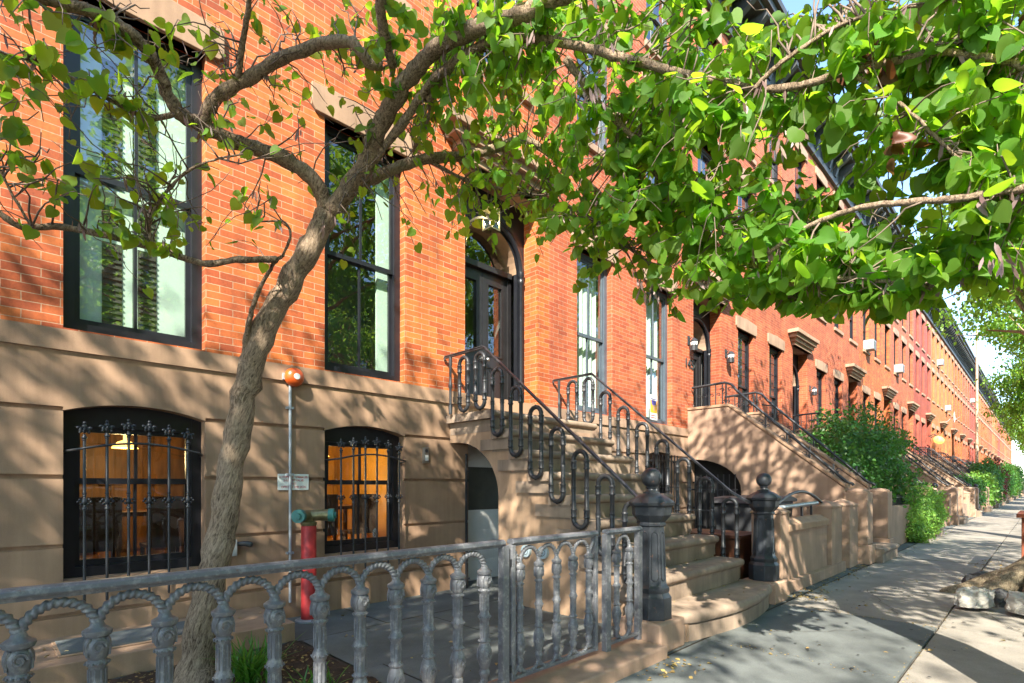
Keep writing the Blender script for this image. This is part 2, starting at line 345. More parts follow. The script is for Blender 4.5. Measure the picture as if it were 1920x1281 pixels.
def bark_mat(name, dark, light):
    m, t, b = nodes(name)
    vec = wpos(t)
    mp = N(t, 'ShaderNodeMapping'); mp.inputs['Rotation'].default_value=(0,R(-20),0); L(t, vec, mp.inputs[0])
    mp2 = N(t, 'ShaderNodeMapping'); mp2.inputs['Scale'].default_value=(1,1,.2); L(t, mp.outputs[0], mp2.inputs[0])
    n1 = N(t, 'ShaderNodeTexNoise', Scale=75, Detail=10, Roughness=.75, Distortion=.8); L(t, mp2.outputs[0], n1.inputs['Vector'])
    n2 = N(t, 'ShaderNodeTexNoise', Scale=120, Detail=5, Roughness=.7); L(t, mp2.outputs[0], n2.inputs['Vector'])
    n3 = N(t, 'ShaderNodeTexNoise', Scale=3, Detail=4); L(t, vec, n3.inputs['Vector'])
    ad = N(t, 'ShaderNodeMath', operation='MULTIPLY_ADD'); L(t, n2.outputs[0], ad.inputs[0]); ad.inputs[1].default_value=.4; L(t, n1.outputs[0], ad.inputs[2])
    a2 = N(t, 'ShaderNodeMath', operation='MULTIPLY_ADD'); L(t, n3.outputs[0], a2.inputs[0]); a2.inputs[1].default_value=.25; L(t, ad.outputs[0], a2.inputs[2])
    cr = N(t, 'ShaderNodeValToRGB'); cr.color_ramp.elements[0].position=.66; cr.color_ramp.elements[1].position=.92
    cr.color_ramp.elements[0].color=rgba(dark); cr.color_ramp.elements[1].color=rgba(light)
    L(t, a2.outputs[0], cr.inputs[0]); L(t, cr.outputs[0], b.inputs['Base Color']); b.inputs['Roughness'].default_value=.95; b.inputs['Specular IOR Level'].default_value=.2
    bp = N(t, 'ShaderNodeBump', Strength=1.0, Distance=.025); L(t, ad.outputs[0], bp.inputs['Height']); L(t, bp.outputs[0], b.inputs['Normal'])
    return m
M['bark'] = bark_mat('rough_bark', (.06,.036,.02), (.52,.38,.26))
M['twig'] = basic('smooth_twig_bark', (.16,.115,.085), rough=.8, var=.35, scale=10, bump=.3)

# ---------------------------------------------------------------- ground, road, pavement
KERB = -5.85          # y of the kerb face
mb = MB(); mb.box(-300, 900, -400, 400, -.4, -.20); struct(mb.build('ground', M['soil']))
mb = MB(); mb.box(-80, 400, -13.6, KERB-.16, -.2, -.13); struct(mb.build('road', M['asphalt']))
mb = MB(); mb.box(-80, 400, -17.5, -13.6, -.2, 0); struct(mb.build('opposite_pavement', M['concrete']))
mb = MB(); mb.box(-80, 400, KERB, -3.06, -.15, -.018); struct(mb.build('pavement_bed', M['gap']))
mb = MB()
r2 = random.Random(3)
x = -8.0; G = .008; slabs_blue = MB()
xs = [4.14 + 1.77*i for i in range(-6, 90)]
for i in range(len(xs)-1):
    a, b_ = xs[i]+G, xs[i+1]-G
    for (y0, y1) in ((KERB, -4.34), (-4.34, -3.06)):
        h = r2.uniform(-.004, .004); h2 = h + r2.uniform(-.006,.006)
        y0g, y1g = y0+G, y1-G
        tgt = slabs_blue if (i in (5, 6) and y0 > -5) else mb
        tgt.add([(a,y0g,h),(b_,y0g,h2),(b_,y1g,h2),(a,y1g,h),(a,y0g,-.1),(b_,y0g,-.1),(b_,y1g,-.1),(a,y1g,-.1)],
               [(0,1,2,3),(0,4,5,1),(1,5,6,2),(2,6,7,3),(3,7,4,0)])
struct(mb.build('pavement', M['concrete'], fix=False)); struct(slabs_blue.build('pavement_bluestone', M['blueslab'], fix=False))
mb = MB(); xx = -80
while xx < 200:
    mb.box(xx+.004, xx+1.8-.004, KERB-.16, KERB-.005, -.2, .004); xx += 1.8
struct(mb.build('kerb', M['kerb'], bevel=0))
# front yards: flagstones from the pavement line to the house fronts
mb = MB(); mb.box(-12, 160, -3.055, .6, -.15, -.012); struct(mb.build('yard_bed', M['gap']))
mb = MB(); bedx0, bedx1, bedy0, bedy1 = -.4, 1.78, -2.72, -.80
for ys0, ys1, st in ((-3.05,-2.72,1.3), (-2.72,-1.75,1.15), (-1.75,-.80,1.35), (-.80,.55,1.22)):
    xx = -12.0 + r2.uniform(0,.5)
    while xx < 60:
        x0, x1 = xx, xx+st*r2.uniform(.9,1.1); xx = x1
        if ys0 >= bedy0-.01 and ys1 <= bedy1+.01 and x1 > bedx0 and x0 < bedx1:
            if x0 < bedx0-.15: x1 = bedx0
            elif x1 > bedx1+.15: x0 = bedx1
            else: continue
        h = r2.uniform(-.002,.002)
        mb.add([(x0+.005,ys0+.005,h),(x1-.005,ys0+.005,h),(x1-.005,ys1-.005,h),(x0+.005,ys1-.005,h)], [(0,1,2,3)])
struct(mb.build('yard_path', M['blueslab'], fix=False))
mb = MB()
n = 40
for j in range(n+1):
    for i in range(n+1):
        mb.v.append((bedx0+(bedx1-bedx0)*i/n, bedy0+(bedy1-bedy0)*j/n, .005+.035*math.sin(math.pi*i/n)*math.sin(math.pi*j/n)+r2.uniform(-.008,.012)))
for j in range(n):
    for i in range(n): mb.f.append((j*(n+1)+i, j*(n+1)+i+1, (j+1)*(n+1)+i+1, (j+1)*(n+1)+i))
struct(mb.build('planting_soil', M['soil'], smooth=180))

# ---------------------------------------------------------------- walls with openings
def wall_mesh(mb, X0, X1, Z0, Z1, ops, y=0.0, depth=.25):
    """ops: (x0,x1,z0,z1,rise) openings; rise>0 gives a segmental arch above z1. Front at y, reveals run to y+depth."""
    cuts = {X0, X1}
    for (a,b_,c,d,r) in ops:
        n_ = 14 if r else 1
        for i in range(n_+1): cuts.add(round(a+(b_-a)*i/n_, 5))
    cuts = sorted(c for c in cuts if X0-1e-6 <= c <= X1+1e-6)
    def top(o, x_):
        a,b_,c,d,r = o
        if not r: return d
        w_ = (b_-a)/2; Rr = (w_*w_+r*r)/(2*r); cx = (a+b_)/2
        return d + math.sqrt(max(0,Rr*Rr-(x_-cx)**2))-(Rr-r)
    for i in range(len(cuts)-1):
        a_, b2 = cuts[i], cuts[i+1]; mid = (a_+b2)/2
        col = sorted([o for o in ops if o[0] < mid < o[1]], key=lambda o:o[2])
        zl, zr = Z0, Z0
        for o in col:
            if o[2] > zl+1e-6 or o[2] > zr+1e-6: mb.quad((a_,y,zl),(b2,y,zr),(b2,y,o[2]),(a_,y,o[2]))
            tl, tr = top(o,a_), top(o,b2)
            mb.quad((a_,y,tl),(b2,y,tr),(b2,y+depth,tr),(a_,y+depth,tl))
            if o[2] > Z0+1e-6: mb.quad((a_,y,o[2]),(a_,y+depth,o[2]),(b2,y+depth,o[2]),(b2,y,o[2]))
            zl, zr = tl, tr
        if zl < Z1-1e-6: mb.quad((a_,y,zl),(b2,y,zr),(b2,y,Z1),(a_,y,Z1))
    for (a,b_,c,d,r) in ops:
        c0 = max(c, Z0)
        mb.quad((a,y,c0),(a,y,d),(a,y+depth,d),(a,y+depth,c0)); mb.quad((b_,y,c0),(b_,y+depth,c0),(b_,y+depth,d),(b_,y,d))

W1, W2, DR, W3 = (.43,1.35), (2.40,3.33), (4.19,5.50), (4.38,5.31)
PZ = (2.375, 4.86); UZ = (6.55, 8.35); TZ = (9.1, 10.8); BZ = (.55, 1.78)
HX0, HX1, PITCH = -.21, 5.75, 5.96
def window(parent, x0, x1, z0, z1, fm, gm, y=.10, fw=.06, sill=None, lintel=None, grid=0, rail=True, arch=False, deep=.1):
    f = MB(); t = .07; tt = .20 if arch else fw
    f.box(x0, x0+fw, y, y+deep, z0, z1); f.box(x1-fw, x1, y, y+deep, z0, z1)
    f.box(x0+fw, x1-fw, y+.002, y+deep, z0, z0+fw); f.box(x0+fw, x1-fw, y+.002, y+deep, z1-tt, z1)
    zm = (z0+z1)/2-.02 if not arch else z0+.54*(z1-z0)
    xi0, xi1 = x0+fw, x1-fw; s = .035
    for (a,b_,dy) in ((z0+fw, zm+.02, .055), (zm-.02, z1-tt, .025)):
        yy = y+dy
        f.box(xi0, xi0+s, yy, yy+.03, a, b_); f.box(xi1-s, xi1, yy, yy+.03, a, b_)
        f.box(xi0+s, xi1-s, yy+.001, yy+.03, a, a+s*1.3); f.box(xi0+s, xi1-s, yy+.001, yy+.03, b_-s*1.1, b_)
        xc = (x0+x1)/2
        f.box(xc-.011, xc+.011, yy+.003, yy+.027, a+s, b_-s)
        if grid:
            for q in (xi0+s+(xi1-xi0-2*s)*.27, ): f.box(q-.006, q+.006, yy+.004, yy+.026, a+s, b_-s)
            for k in range(1, grid): zz = a+(b_-a)*k/grid; f.box(xi0+s, xi1-s, yy+.005, yy+.025, zz-.006, zz+.006)
    fo = f.build('window', fm, parent, bevel=0)
    g = MB()
    for (a,b_,dy) in ((z0+fw, zm, .070), (zm, z1-tt, .040)):
        g.quad((xi0+.01,y+dy,a),(xi1-.01,y+dy,a),(xi1-.01,y+dy,b_),(xi0+.01,y+dy,b_))
    g.build('pane', gm, fo, fix=False)
    if sill:
        q = MB(); q.box(x0-.06, x1+.06, -.05, .03, z0-.11, z0-.003); q.build('sill', sill, fo, bevel=.006)
    if lintel:
        q = MB(); q.prism([(x0-.10,z1-.0),(x1+.10,z1-.0),(x1+.14,z1+.05),(x1+.14,z1+.26),((x0+x1)/2,z1+.30),(x0-.14,z1+.26),(x0-.14,z1+.05)], 'y', -.035, .10); q.build('lintel', lintel, fo, bevel=.006)
    return fo

def build_house(name, label, brickm, stonem, fm, real, grid=0):
    h = thing(name, label, 'house', (0,0,0), 'brick row houses along the street')
    ops = [W1+PZ+(0,), W2+PZ+(0,), DR+(2.36,5.16,0)]
    for wz in (W1, W2, W3): ops += [wz+UZ+(0,), wz+TZ+(0,)]
    q = MB(); wall_mesh(q, HX0, HX1, 2.36, 11.35, ops, 0, .26)
    q.box(HX0, HX1, 9.5, 9.6, 0, 11.35); q.box(HX0, HX0+.05, .27, 9.5, 0, 11.35); q.box(HX1-.05, HX1, .27, 9.5, 0, 11.35)
    q.build('wall', brickm, h, fix=False)
    # brownstone base: recessed bed, ashlar blocks with grooves between, arched band, water table
    q = MB(); bops = [W1+BZ+(.075,), W2+BZ+(.075,), (4.24,5.50,0,1.90,0)]
    wall_mesh(q, HX0, HX1, 0, 2.21, bops, .034, .26)
    gz = [0, .30, .80, 1.30, 1.79]
    for (a,b_) in ((HX0+.002,W1[0]), (W1[1],W2[0]), (W2[1],4.24), (5.50,HX1-.002)):
        for i in range(4): q.box(a, b_, 0, .034, gz[i]+(.016 if i else 0), gz[i+1]-.016)
    for (a,b_) in (W1, W2): q.box(a, b_, 0, .034, .316, .545); q.box(a, b_, 0, .034, 0, .284)
    wall_mesh(q, HX0, HX1, 1.806, 2.21, [W1+(1.5,1.78,.075), W2+(1.5,1.78,.075), (4.24,5.50,0,1.90,0)], 0, .034)
    q.box(HX0, HX1, -.022, .05, 2.21, 2.36)
    q.build('base', stonem, h, fix=False, bevel=0)
    gm = M['glass'] if real else M['glass_dark']
    for wz in (W1, W2):
        window(h, *wz, *PZ, fm, gm, lintel=stonem, grid=grid, fw=.075)
        window(h, *wz, BZ[0], 1.88, M['frame_black'], gm, y=.12, fw=.075, arch=True)
        if real:
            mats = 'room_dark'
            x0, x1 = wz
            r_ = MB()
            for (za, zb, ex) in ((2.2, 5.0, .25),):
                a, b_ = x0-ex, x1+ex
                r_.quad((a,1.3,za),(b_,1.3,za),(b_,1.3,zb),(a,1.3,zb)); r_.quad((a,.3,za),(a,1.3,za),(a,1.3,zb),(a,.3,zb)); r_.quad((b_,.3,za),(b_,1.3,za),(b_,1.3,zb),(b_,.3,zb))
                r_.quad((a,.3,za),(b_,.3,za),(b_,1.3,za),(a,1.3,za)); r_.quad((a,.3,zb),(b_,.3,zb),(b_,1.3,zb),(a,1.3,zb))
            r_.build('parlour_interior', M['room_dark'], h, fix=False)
    for wz in (W1, W2, W3):
        for z in (UZ, TZ): window(h, *wz, *z, fm, M['glass_dark'], sill=stonem, lintel=stonem)
    # cornice with brackets
    q = MB()
    q.box(HX0, HX1, -.10, .05, 11.2, 11.38); q.box(HX0, HX1, -.06, .10, 11.38, 12.0); q.box(HX0, HX1, -.62, .1, 12.08, 12.26); q.box(HX0, HX1, -.70, .1, 12.26, 12.42); q.box(HX0, HX1, -.5, .1, 12.0, 12.08)
    nb = 9
    for i in range(nb):
        xc = HX0+.28+(HX1-HX0-.56)*i/(nb-1)
        q.prism([(-.06,11.42),(-.06,12.0),(-.56,12.0),(-.56,11.9),(-.42,11.8),(-.2,11.66),(-.12,11.42)], 'x', xc-.07, xc+.07)
    q.build('cornice', M['cornice'], h)
    q = MB(); q.box(HX0, HX1, .1, 9.6, 11.36, 11.45); q.box(2.2, 3.0, 5, 5.9, 11.45, 12.6); q.build('roof', M['roof'], h)
    # stone hood over the doorway
    q = MB(); a, b_ = 3.78, 5.91-.19
    q.box(a+.30, b_-.13, -.10, .02, 5.15, 5.24); q.box(a+.22, b_-.10, -.15, .02, 5.24, 5.33); q.box(a+.10, b_-.05, -.21, .02, 5.33, 5.43); q.box(a, b_, -.27, .02, 5.43, 5.53)
    q.quad((DR[0]-.05,-.08,5.15),(DR[1]+.05,-.08,5.15),(DR[1]+.05,.5,5.15),(DR[0]-.05,.5,5.15))
    q.build('door_hood', stonem, h, bevel=.008)
    # door surround, doors, transom
    q = MB(); y0 = .27; cx = 4.845; rr = .52; zs = 4.22
    outl = []
    n_ = 14
    # black surround plate with arched opening
    xs_ = [DR[0]-.04, cx-rr] + [cx-rr+2*rr*i/n_ for i in range(1,n_)] + [cx+rr, DR[1]+.04]
    def az(x_): return zs+math.sqrt(max(0, rr*rr-(x_-cx)**2))
    q.box(xs_[0], cx-rr, y0, y0+.06, 2.06, 5.2); q.box(cx+rr, xs_[-1], y0, y0+.06, 2.06, 5.2)
    for i in range(n_):
        a_ = cx-rr+2*rr*i/n_; b2 = cx-rr+2*rr*(i+1)/n_
        q.add([(a_,y0,az(a_)),(b2,y0,az(b2)),(b2,y0,5.2),(a_,y0,5.2)], [(0,1,2,3)])
    for s_ in (-1,1):     # slender engaged columns carrying the arch mould
        xc = cx+s_*(rr+.055)
        q.lathe((xc,y0-.03,2.2), [(.06,0),(.06,.12),(.04,.16),(.034,.3),(.032,1.85),(.045,1.88),(.05,1.92),(.035,1.95),(.05,2.0),(.05,2.04)], 12)
        q.lathe((cx+s_*(rr+.115),y0-.0,2.2), [(.03,0),(.03,2.04)], 10)
    q.tube([(cx+(rr+.055)*math.cos(math.pi*i/20), y0-.03, zs+(rr+.055)*math.sin(math.pi*i/20)) for i in range(21)], .036, 8)
    q.tube([(cx+(rr+.115)*math.cos(math.pi*i/20), y0, zs+(rr+.115)*math.sin(math.pi*i/20)) for i in range(21)], .03, 8)
    q.build('door_surround', M['frame_black'], h, smooth=40)
    q = MB()              # deep arch lining
    for i in range(20):
        t0, t1 = math.pi*i/20, math.pi*(i+1)/20
        q.quad((cx+rr*math.cos(t0),y0+.01,zs+rr*math.sin(t0)),(cx+rr*math.cos(t1),y0+.01,zs+rr*math.sin(t1)),(cx+rr*math.cos(t1),y0+.30,zs+rr*math.sin(t1)),(cx+rr*math.cos(t0),y0+.30,zs+rr*math.sin(t0)))
    q.build('arch_lining', stonem, h, fix=False)
    yd = .42
    q = MB(); q.box(cx-rr, cx+rr, yd-.06, yd+.04, 4.16, 4.24); q.box(cx-rr-.02, cx-rr+.05, yd-.02, yd+.05, 2.06, 4.16); q.box(cx+rr-.05, cx+rr+.02, yd-.02, yd+.05, 2.06, 4.16)
    q.box(cx-rr, cx+rr, y0, yd+.08, 2.06, 2.19)
    q.build('transom_bar', M['door_black'], h, bevel=.005)
    q = MB(); q.add([(cx+rr*math.cos(math.pi*i/20),yd+.06,zs+rr*math.sin(math.pi*i/20)) for i in range(21)], [tuple(range(21))]); q.build('fanlight', gm, h, fix=False)
    for s_ in (0,1):
        a = cx-.47+.47*s_; b_ = a+.47
        d = MB()
        d.box(a+.002,a+.09,yd,yd+.045,2.2,4.155); d.box(b_-.09,b_-.002,yd,yd+.045,2.2,4.155)
        for (za,zb) in ((2.2,2.36),(2.86,3.02),(4.02,4.155)): d.box(a+.09,b_-.09,yd+.001,yd+.044,za,zb)
        d.box(a+.09,b_-.09,yd+.02,yd+.03,2.36,2.86); d.box(a+.13,b_-.13,yd+.006,yd+.02,2.42,2.80)
        for (za,zb,xa,xb) in ((3.02,3.04,a+.09,b_-.09),(4.0,4.02,a+.09,b_-.09),(3.04,4.0,a+.09,a+.11),(3.04,4.0,b_-.11,b_-.09)): d.box(xa,xb,yd-.008,yd+.03,za,zb)
        do = d.build('door', M['door_black'], h, bevel=0)
        g = MB(); g.quad((a+.11,yd+.025,3.04),(b_-.11,yd+.025,3.04),(b_-.11,yd+.025,4.0),(a+.11,yd+.025,4.0)); g.build('pane', gm, do, fix=False)
        k = MB(); kx = b_-.045 if s_ == 0 else a+.045
        k.tube([(kx,yd,2.95),(kx,yd-.05,2.95)], .012, 8); k.ball((kx,yd-.065,2.95), .028, 12); k.build('knob', M['steel'], do, smooth=180)
    return h

# vestibule and basement passage backing boards are part of each house; house A (nearest), B (second), C (rest)
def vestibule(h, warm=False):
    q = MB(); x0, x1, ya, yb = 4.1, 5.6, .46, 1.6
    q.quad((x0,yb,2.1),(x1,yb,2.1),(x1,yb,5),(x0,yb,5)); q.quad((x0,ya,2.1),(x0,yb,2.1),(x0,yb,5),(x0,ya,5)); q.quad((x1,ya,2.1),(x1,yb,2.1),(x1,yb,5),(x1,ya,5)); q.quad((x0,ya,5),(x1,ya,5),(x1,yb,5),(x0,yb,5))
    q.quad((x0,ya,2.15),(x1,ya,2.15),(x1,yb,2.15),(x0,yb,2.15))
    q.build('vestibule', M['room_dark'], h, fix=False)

hA = build_house('brick_house', 'orange brick house with tall black framed windows and black arched double doors, nearest house', M['brick'], M['brown'], M['frame_black'], True)
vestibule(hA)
hB = build_house('brick_house', 'red brick house with slate blue window frames, second house beyond the serpentine stair railings', M['brick_red'], M['brown_pink'], M['frame_slate'], True)
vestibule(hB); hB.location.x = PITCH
hC = build_house('brick_house', 'red brick house with gridded dark windows, third along the row', M['brick_red'], M['brown_pink'], M['frame_black'], False, grid=4)
hC.location.x = 2*PITCH
# house A: shutters behind the parlour windows, lit basement rooms
for wi, (x0, x1) in enumerate((W1, W2)):
    for s_ in ((0,1) if wi == 0 else (1,)):
        pw = (x1-x0)*.46; a = x0+.03 if s_ == 0 else x1-.03-pw
        if wi == 1: a = x1-.03-.18; pw = .18
        q = MB(); q.box(a, a+pw, .24, .27, 2.4, 4.75)
        sh = q.build('interior_shutter', M['shutter'], hA)
        if wi == 0:
            q = MB(); lo = a+pw-.20 if s_ == 0 else a+.02
            for (za,zb) in ((2.5,3.16),(3.22,3.45),(3.6,4.6)):
                q.box(lo, lo+.13, .234, .239, za, zb)
                for k in range(int((zb-za)/.045)): q.box(lo+.005, lo+.125, .222, .234, za+.045*k+.01, za+.045*k+.022)
            q.build('louver', M['louver'], sh)
def lit_room(h, x0, x1, key):
    q = MB(); ya, yb, za, zb = .28, 2.6, .25, 2.15; a, b_ = x0-.5, x1+.5
    q.quad((a,yb,za),(b_,yb,za),(b_,yb,zb),(a,yb,zb)); q.quad((a,ya,za),(a,yb,za),(a,yb,zb),(a,ya,zb)); q.quad((b_,ya,za),(b_,yb,za),(b_,yb,zb),(b_,ya,zb))
    q.quad((a,ya,za),(b_,ya,za),(b_,yb,za),(a,yb,za)); q.quad((a,ya,zb),(b_,ya,zb),(b_,yb,zb),(a,yb,zb))
    for k in range(5):
        xx_ = a+.3+k*.42; q.box(xx_, xx_+.3, yb-.05, yb-.01, .5, 2.0)
    for k in range(3): q.box(a+.2+k*.62, a+.62+k*.62, yb-.09, yb-.052, 1.25, 1.7)
    ro = q.build('basement_room', M['room_warm'] if key == 0 else M['room_gold'], h, fix=False)
    xl, yl = (x0+x1)/2+.12, 1.35
    q = MB(); q.lathe((xl,yl,1.60), [(.11,0),(.10,.02),(.06,.06),(.015,.08),(.008,.5)], 16); lo = q.build('pendant_lamp', M['lamp_glow'], h, smooth=60)
    ld = bpy.data.lights.new('pendant_light','POINT'); ld.energy = (6,9)[key]; ld.color=(1,.66,.28); ld.shadow_soft_size=.1
    l = bpy.data.objects.new('pendant_light', ld); C.objects.link(l); l.parent = h; l.location = (xl, yl, 1.5)
    q = MB(); q.box(xl-.45, xl+.5, 1.0, 1.6, .95, .99)
    for (tx,ty) in ((xl-.4,1.05),(xl+.44,1.05),(xl-.4,1.54),(xl+.44,1.54)): q.box(tx-.02,tx+.02,ty-.02,ty+.02,.25,.95)
    q.build('table', M['wood_dark'], h)
    q = MB()
    for cx_ in (xl-.3, xl+.2):
        q.box(cx_-.16,cx_+.16,.62,.92,.68,.71); q.box(cx_-.16,cx_+.16,.60,.62,.71,1.14)
        for (tx,ty) in ((cx_-.14,.64),(cx_+.14,.64),(cx_-.14,.9),(cx_+.14,.9)): q.box(tx-.014,tx+.014,ty-.014,ty+.014,.25,.68)
    q.build('chairs', M['wood_dark'], h)
lit_room(hA, *W1, 0); lit_room(hA, *W2, 1)
# passage door under the landing
q = MB(); q.box(4.24,5.5,.285,.33,1.55,1.9); q.build('passage_panel', M['white'], hA)
q = MB(); q.box(4.26,5.5,.29,.33,0,1.55)
for z_ in (.1,.3,.5,.7): q.box(4.32,5.44,.282,.29,z_,z_+.15)
pd = q.build('passage_door', M['white'], hA)
q = MB(); q.box(4.34,5.44,.278,.284,.92,1.48); q.build('pane', M['louver'], pd)
q = MB(); q.ball((4.31,.26,.88),.02,8); q.build('knob', M['brass'], pd)
# house B curtains
for (x0, x1) in (W1, W2):
    q = MB(); n_ = 26
    for i in range(n_):
        a = x0+.02+(x1-x0-.04)*i/n_; b2 = x0+.02+(x1-x0-.04)*(i+1)/n_
        if .30 < i/n_ < .42: continue
        ya_ = .30+.018*math.sin(i*1.7); yb_ = .30+.018*math.sin((i+1)*1.7)
        q.quad((a,ya_,2.4),(b2,yb_,2.4),(b2,yb_,4.8),(a,ya_,4.8))
    q.build('curtain', M['curtain'], hB, fix=False, smooth=180)
for (x0, x1) in (W1, W2):
    q = MB(); q.quad((x0-.1,.45,.3),(x1+.1,.45,.3),(x1+.1,.45,2.0),(x0-.1,.45,2.0)); q.build('window_blind', M['curtain'], hB, fix=False)
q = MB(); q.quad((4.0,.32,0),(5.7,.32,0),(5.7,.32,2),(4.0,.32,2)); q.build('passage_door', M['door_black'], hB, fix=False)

# the rest of the row
ords = 'fourth fifth sixth seventh eighth ninth tenth eleventh twelfth thirteenth fourteenth fifteenth sixteenth seventeenth eighteenth nineteenth twentieth twenty-first twenty-second twenty-third twenty-fourth twenty-fifth twenty-sixth'.split()
kinds = ['red','orange','red','deep','gold','gold','orange','red','deep','gold','orange','orange','red','gold','orange','deep','orange','red','gold','orange','red','orange','orange']
brk = {'red':('brick_red','red brick'), 'orange':('brick','orange brick'), 'deep':('brick_deep','dark red painted brick'), 'gold':('brick_gold','golden orange painted brick')}
def set_brick(h, key):
    for ch in h.children:
        if ch.name.startswith('wall'):
            ch.material_slots[0].link = 'OBJECT'; ch.material_slots[0].material = M[key]
houses = [hA, hB, hC]
for i, k in enumerate(kinds):
    h = copy_tree(hC); h.location.x = (i+3)*PITCH
    set_brick(h, brk[k][0]); h['label'] = '%s row house, %s house from the black arched double doors' % (brk[k][1], ords[i])
    houses.append(h)
h = copy_tree(hC); h.location.x = -PITCH; set_brick(h, 'brick'); h['label'] = 'orange brick row house just before the nearest house, cut off by the frame'
# across the street, seen only in the window panes
for i in range(5):
    h = copy_tree(hC); h.rotation_euler = (0,0,math.pi); h.location = (-4+PITCH*i, -21.5, 0); set_brick(h, ['brick_deep','brick_red','brick_gold','brick_red','brick'][i])
    h['label'] = 'row house across the street reflected in the panes, number %s from the corner' % ('one','two','three','four','five')[i]
    h['group'] = 'houses across the street'

# ---------------------------------------------------------------- near stoop
SX0, SX1 = 3.95, 5.72
RS, TD = .2288, .2735
Y1 = -5+4.185                       # y of the landing nosing
def ny(k): return Y1 - TD*(k-1)     # nosing of step k (1 = landing)
stoop = thing('brownstone_stoop', 'brownstone stair of nine rounded steps climbing to the black arched double doors', 'stairs', (4.845,-1.5,0))
inv = Matrix.Translation((-4.845,1.5,0))
def sub(mb_, name, mat, par, loc, **kw):
    mb_.v = [(p[0]-loc[0],p[1]-loc[1],p[2]-loc[2]) for p in mb_.v]; return mb_.build(name, mat, par, **kw)
SL = (4.845,-1.5,0)
def nosing(q, x0, x1, y, ztop, back, th=.085, r=.04):
    prof = [(back,ztop),(y+r,ztop)]+[(y+r-r*math.sin(a), ztop-r+r*math.cos(a)) for a in [R(22.5*i) for i in range(1,9)]]+[(y+r*.9,ztop-2*r),(y+r*.9,ztop-2*r-.012),(back,ztop-2*r-.012)]
    q.prism(prof, 'x', x0, x1)
for k in range(1, 9):
    zt = RS*(10-k); y = ny(k); back = ny(k-1)+.03 if k > 1 else .0
    q = MB(); nosing(q, SX0-.06, SX1+.06, y, zt, back if k > 1 else -.02)
    q.box(SX0, SX1, y+.035, back+.04 if k > 1 else -.02, zt-RS, zt-.088)
    if k > 1: q.box(SX0-.032, SX1+.032, y+.034, y+.50, zt-RS+.02, zt-.091)
    sub(q, 'step', M['step'], stoop, SL, smooth=35, bevel=0)
# bottom step, bowed
q = MB(); n_ = 24; pts = []
ax, bx = 3.87, 5.82
for i in range(n_+1):
    t = i/n_; x_ = ax+(bx-ax)*t; e = min(t,1-t); y_ = -3.02-.13*math.sin(math.pi*t)+ (.10*max(0,1-e/.07)**2)
    pts.append((x_, y_))
poly = pts+[(bx,-2.6),(ax,-2.6)]
def inset(pl, d): return [(x_, y_+d) if j <= n_ else (x_,y_) for j,(x_,y_) in enumerate(pl)]
rings = [(.035,.0),(.035,.128),(.045,.128),(.045,.142),(.012,.150),(.003,.168),(0,.188),(.005,.208),(.02,.224),(.035,RS)]
vs_ = []; fs = []; m_ = len(poly)
for (d,z_) in rings:
    vs_ += [(p[0],p[1],z_) for p in inset(poly, d)]
for j in range(len(rings)-1):
    for i in range(m_): fs.append((j*m_+i, j*m_+(i+1)%m_, (j+1)*m_+(i+1)%m_, (j+1)*m_+i))
fs.append(tuple((len(rings)-1)*m_+i for i in range(m_)))
q.add(vs_, fs); sub(q, 'step', M['step'], stoop, SL, smooth=35)
# side walls with the arch by the house
for s_, X in ((0, SX0), (1, SX1)):
    q = MB(); xa, xb = (X+.004, X+.22) if s_ == 0 else (X-.22, X-.004)
    arc = [(-.86+.0-.0, 0)]
    yA = -5+4.16
    prof = [(-3.0,0),(yA,0),(yA,1.12)]
    for i in range(1, 13):
        a = R(90*i/12); prof.append((yA+.72*(1-math.cos(a)), 1.12+.62*math.sin(a)))
    prof += [(-.004,1.74),(-.004,1.97)]
    prof += [(ny(1)+.05,1.97)]
    for k in range(2, 9): prof += [(ny(k-1)+.045, RS*(10-k)-.09), (ny(k)+.045, RS*(10-k)-.09)]
    prof += [(ny(8)+.045,.14),(-3.0,.14)]
    q.prism(prof, 'x', xa, xb)
    sub(q, 'side_wall', M['stoop_side'], stoop, SL)
q = MB(); q.box(SX0+.22, SX1-.22, -.9, -.85, 0, 1.9); sub(q, 'inner_wall', M['brown_pink'], stoop, SL)
for X in (3.68, 6.01):
    q = MB(); q.box(X-.185, X+.185, -3.03, -2.66, 0, .222); sub(q, 'plinth', M['brown_pink'], stoop, SL, bevel=.015)
# round caps on the side wall
for (px, py) in ((988,1033),(1020,1036)):
    u = (px-960)/1000; X = 3.95; Y = X*(1-u)/(1+u); z = EYE-(py-911)/1000*(X+Y)/1.41421
    c = thing('wall_outlet_cap', 'round pale blue perforated cap %s on the side of the near stair' % ('nearer the house' if px < 1000 else 'nearer the pavement'), 'outlet cap', (X-.015, Y-5, z), 'pale round caps on the stair side')
    q = MB(); q.tube([(.02,0,0),(-.012,0,0)], .062, 24); q.build('cover', basic('pale_blue_cap',(.42,.52,.55),rough=.4,var=.08), c)
    q = MB(); q.tube([(-.012,0,0),(-.016,0,0)], .012, 12)
    for i in range(14):
        a = 2*math.pi*i/14; q.tube([(-.012,.034*math.cos(a),.034*math.sin(a)),(-.0145,.034*math.cos(a),.034*math.sin(a))], .005, 6)
    q.build('holes', M['rubber'], c)

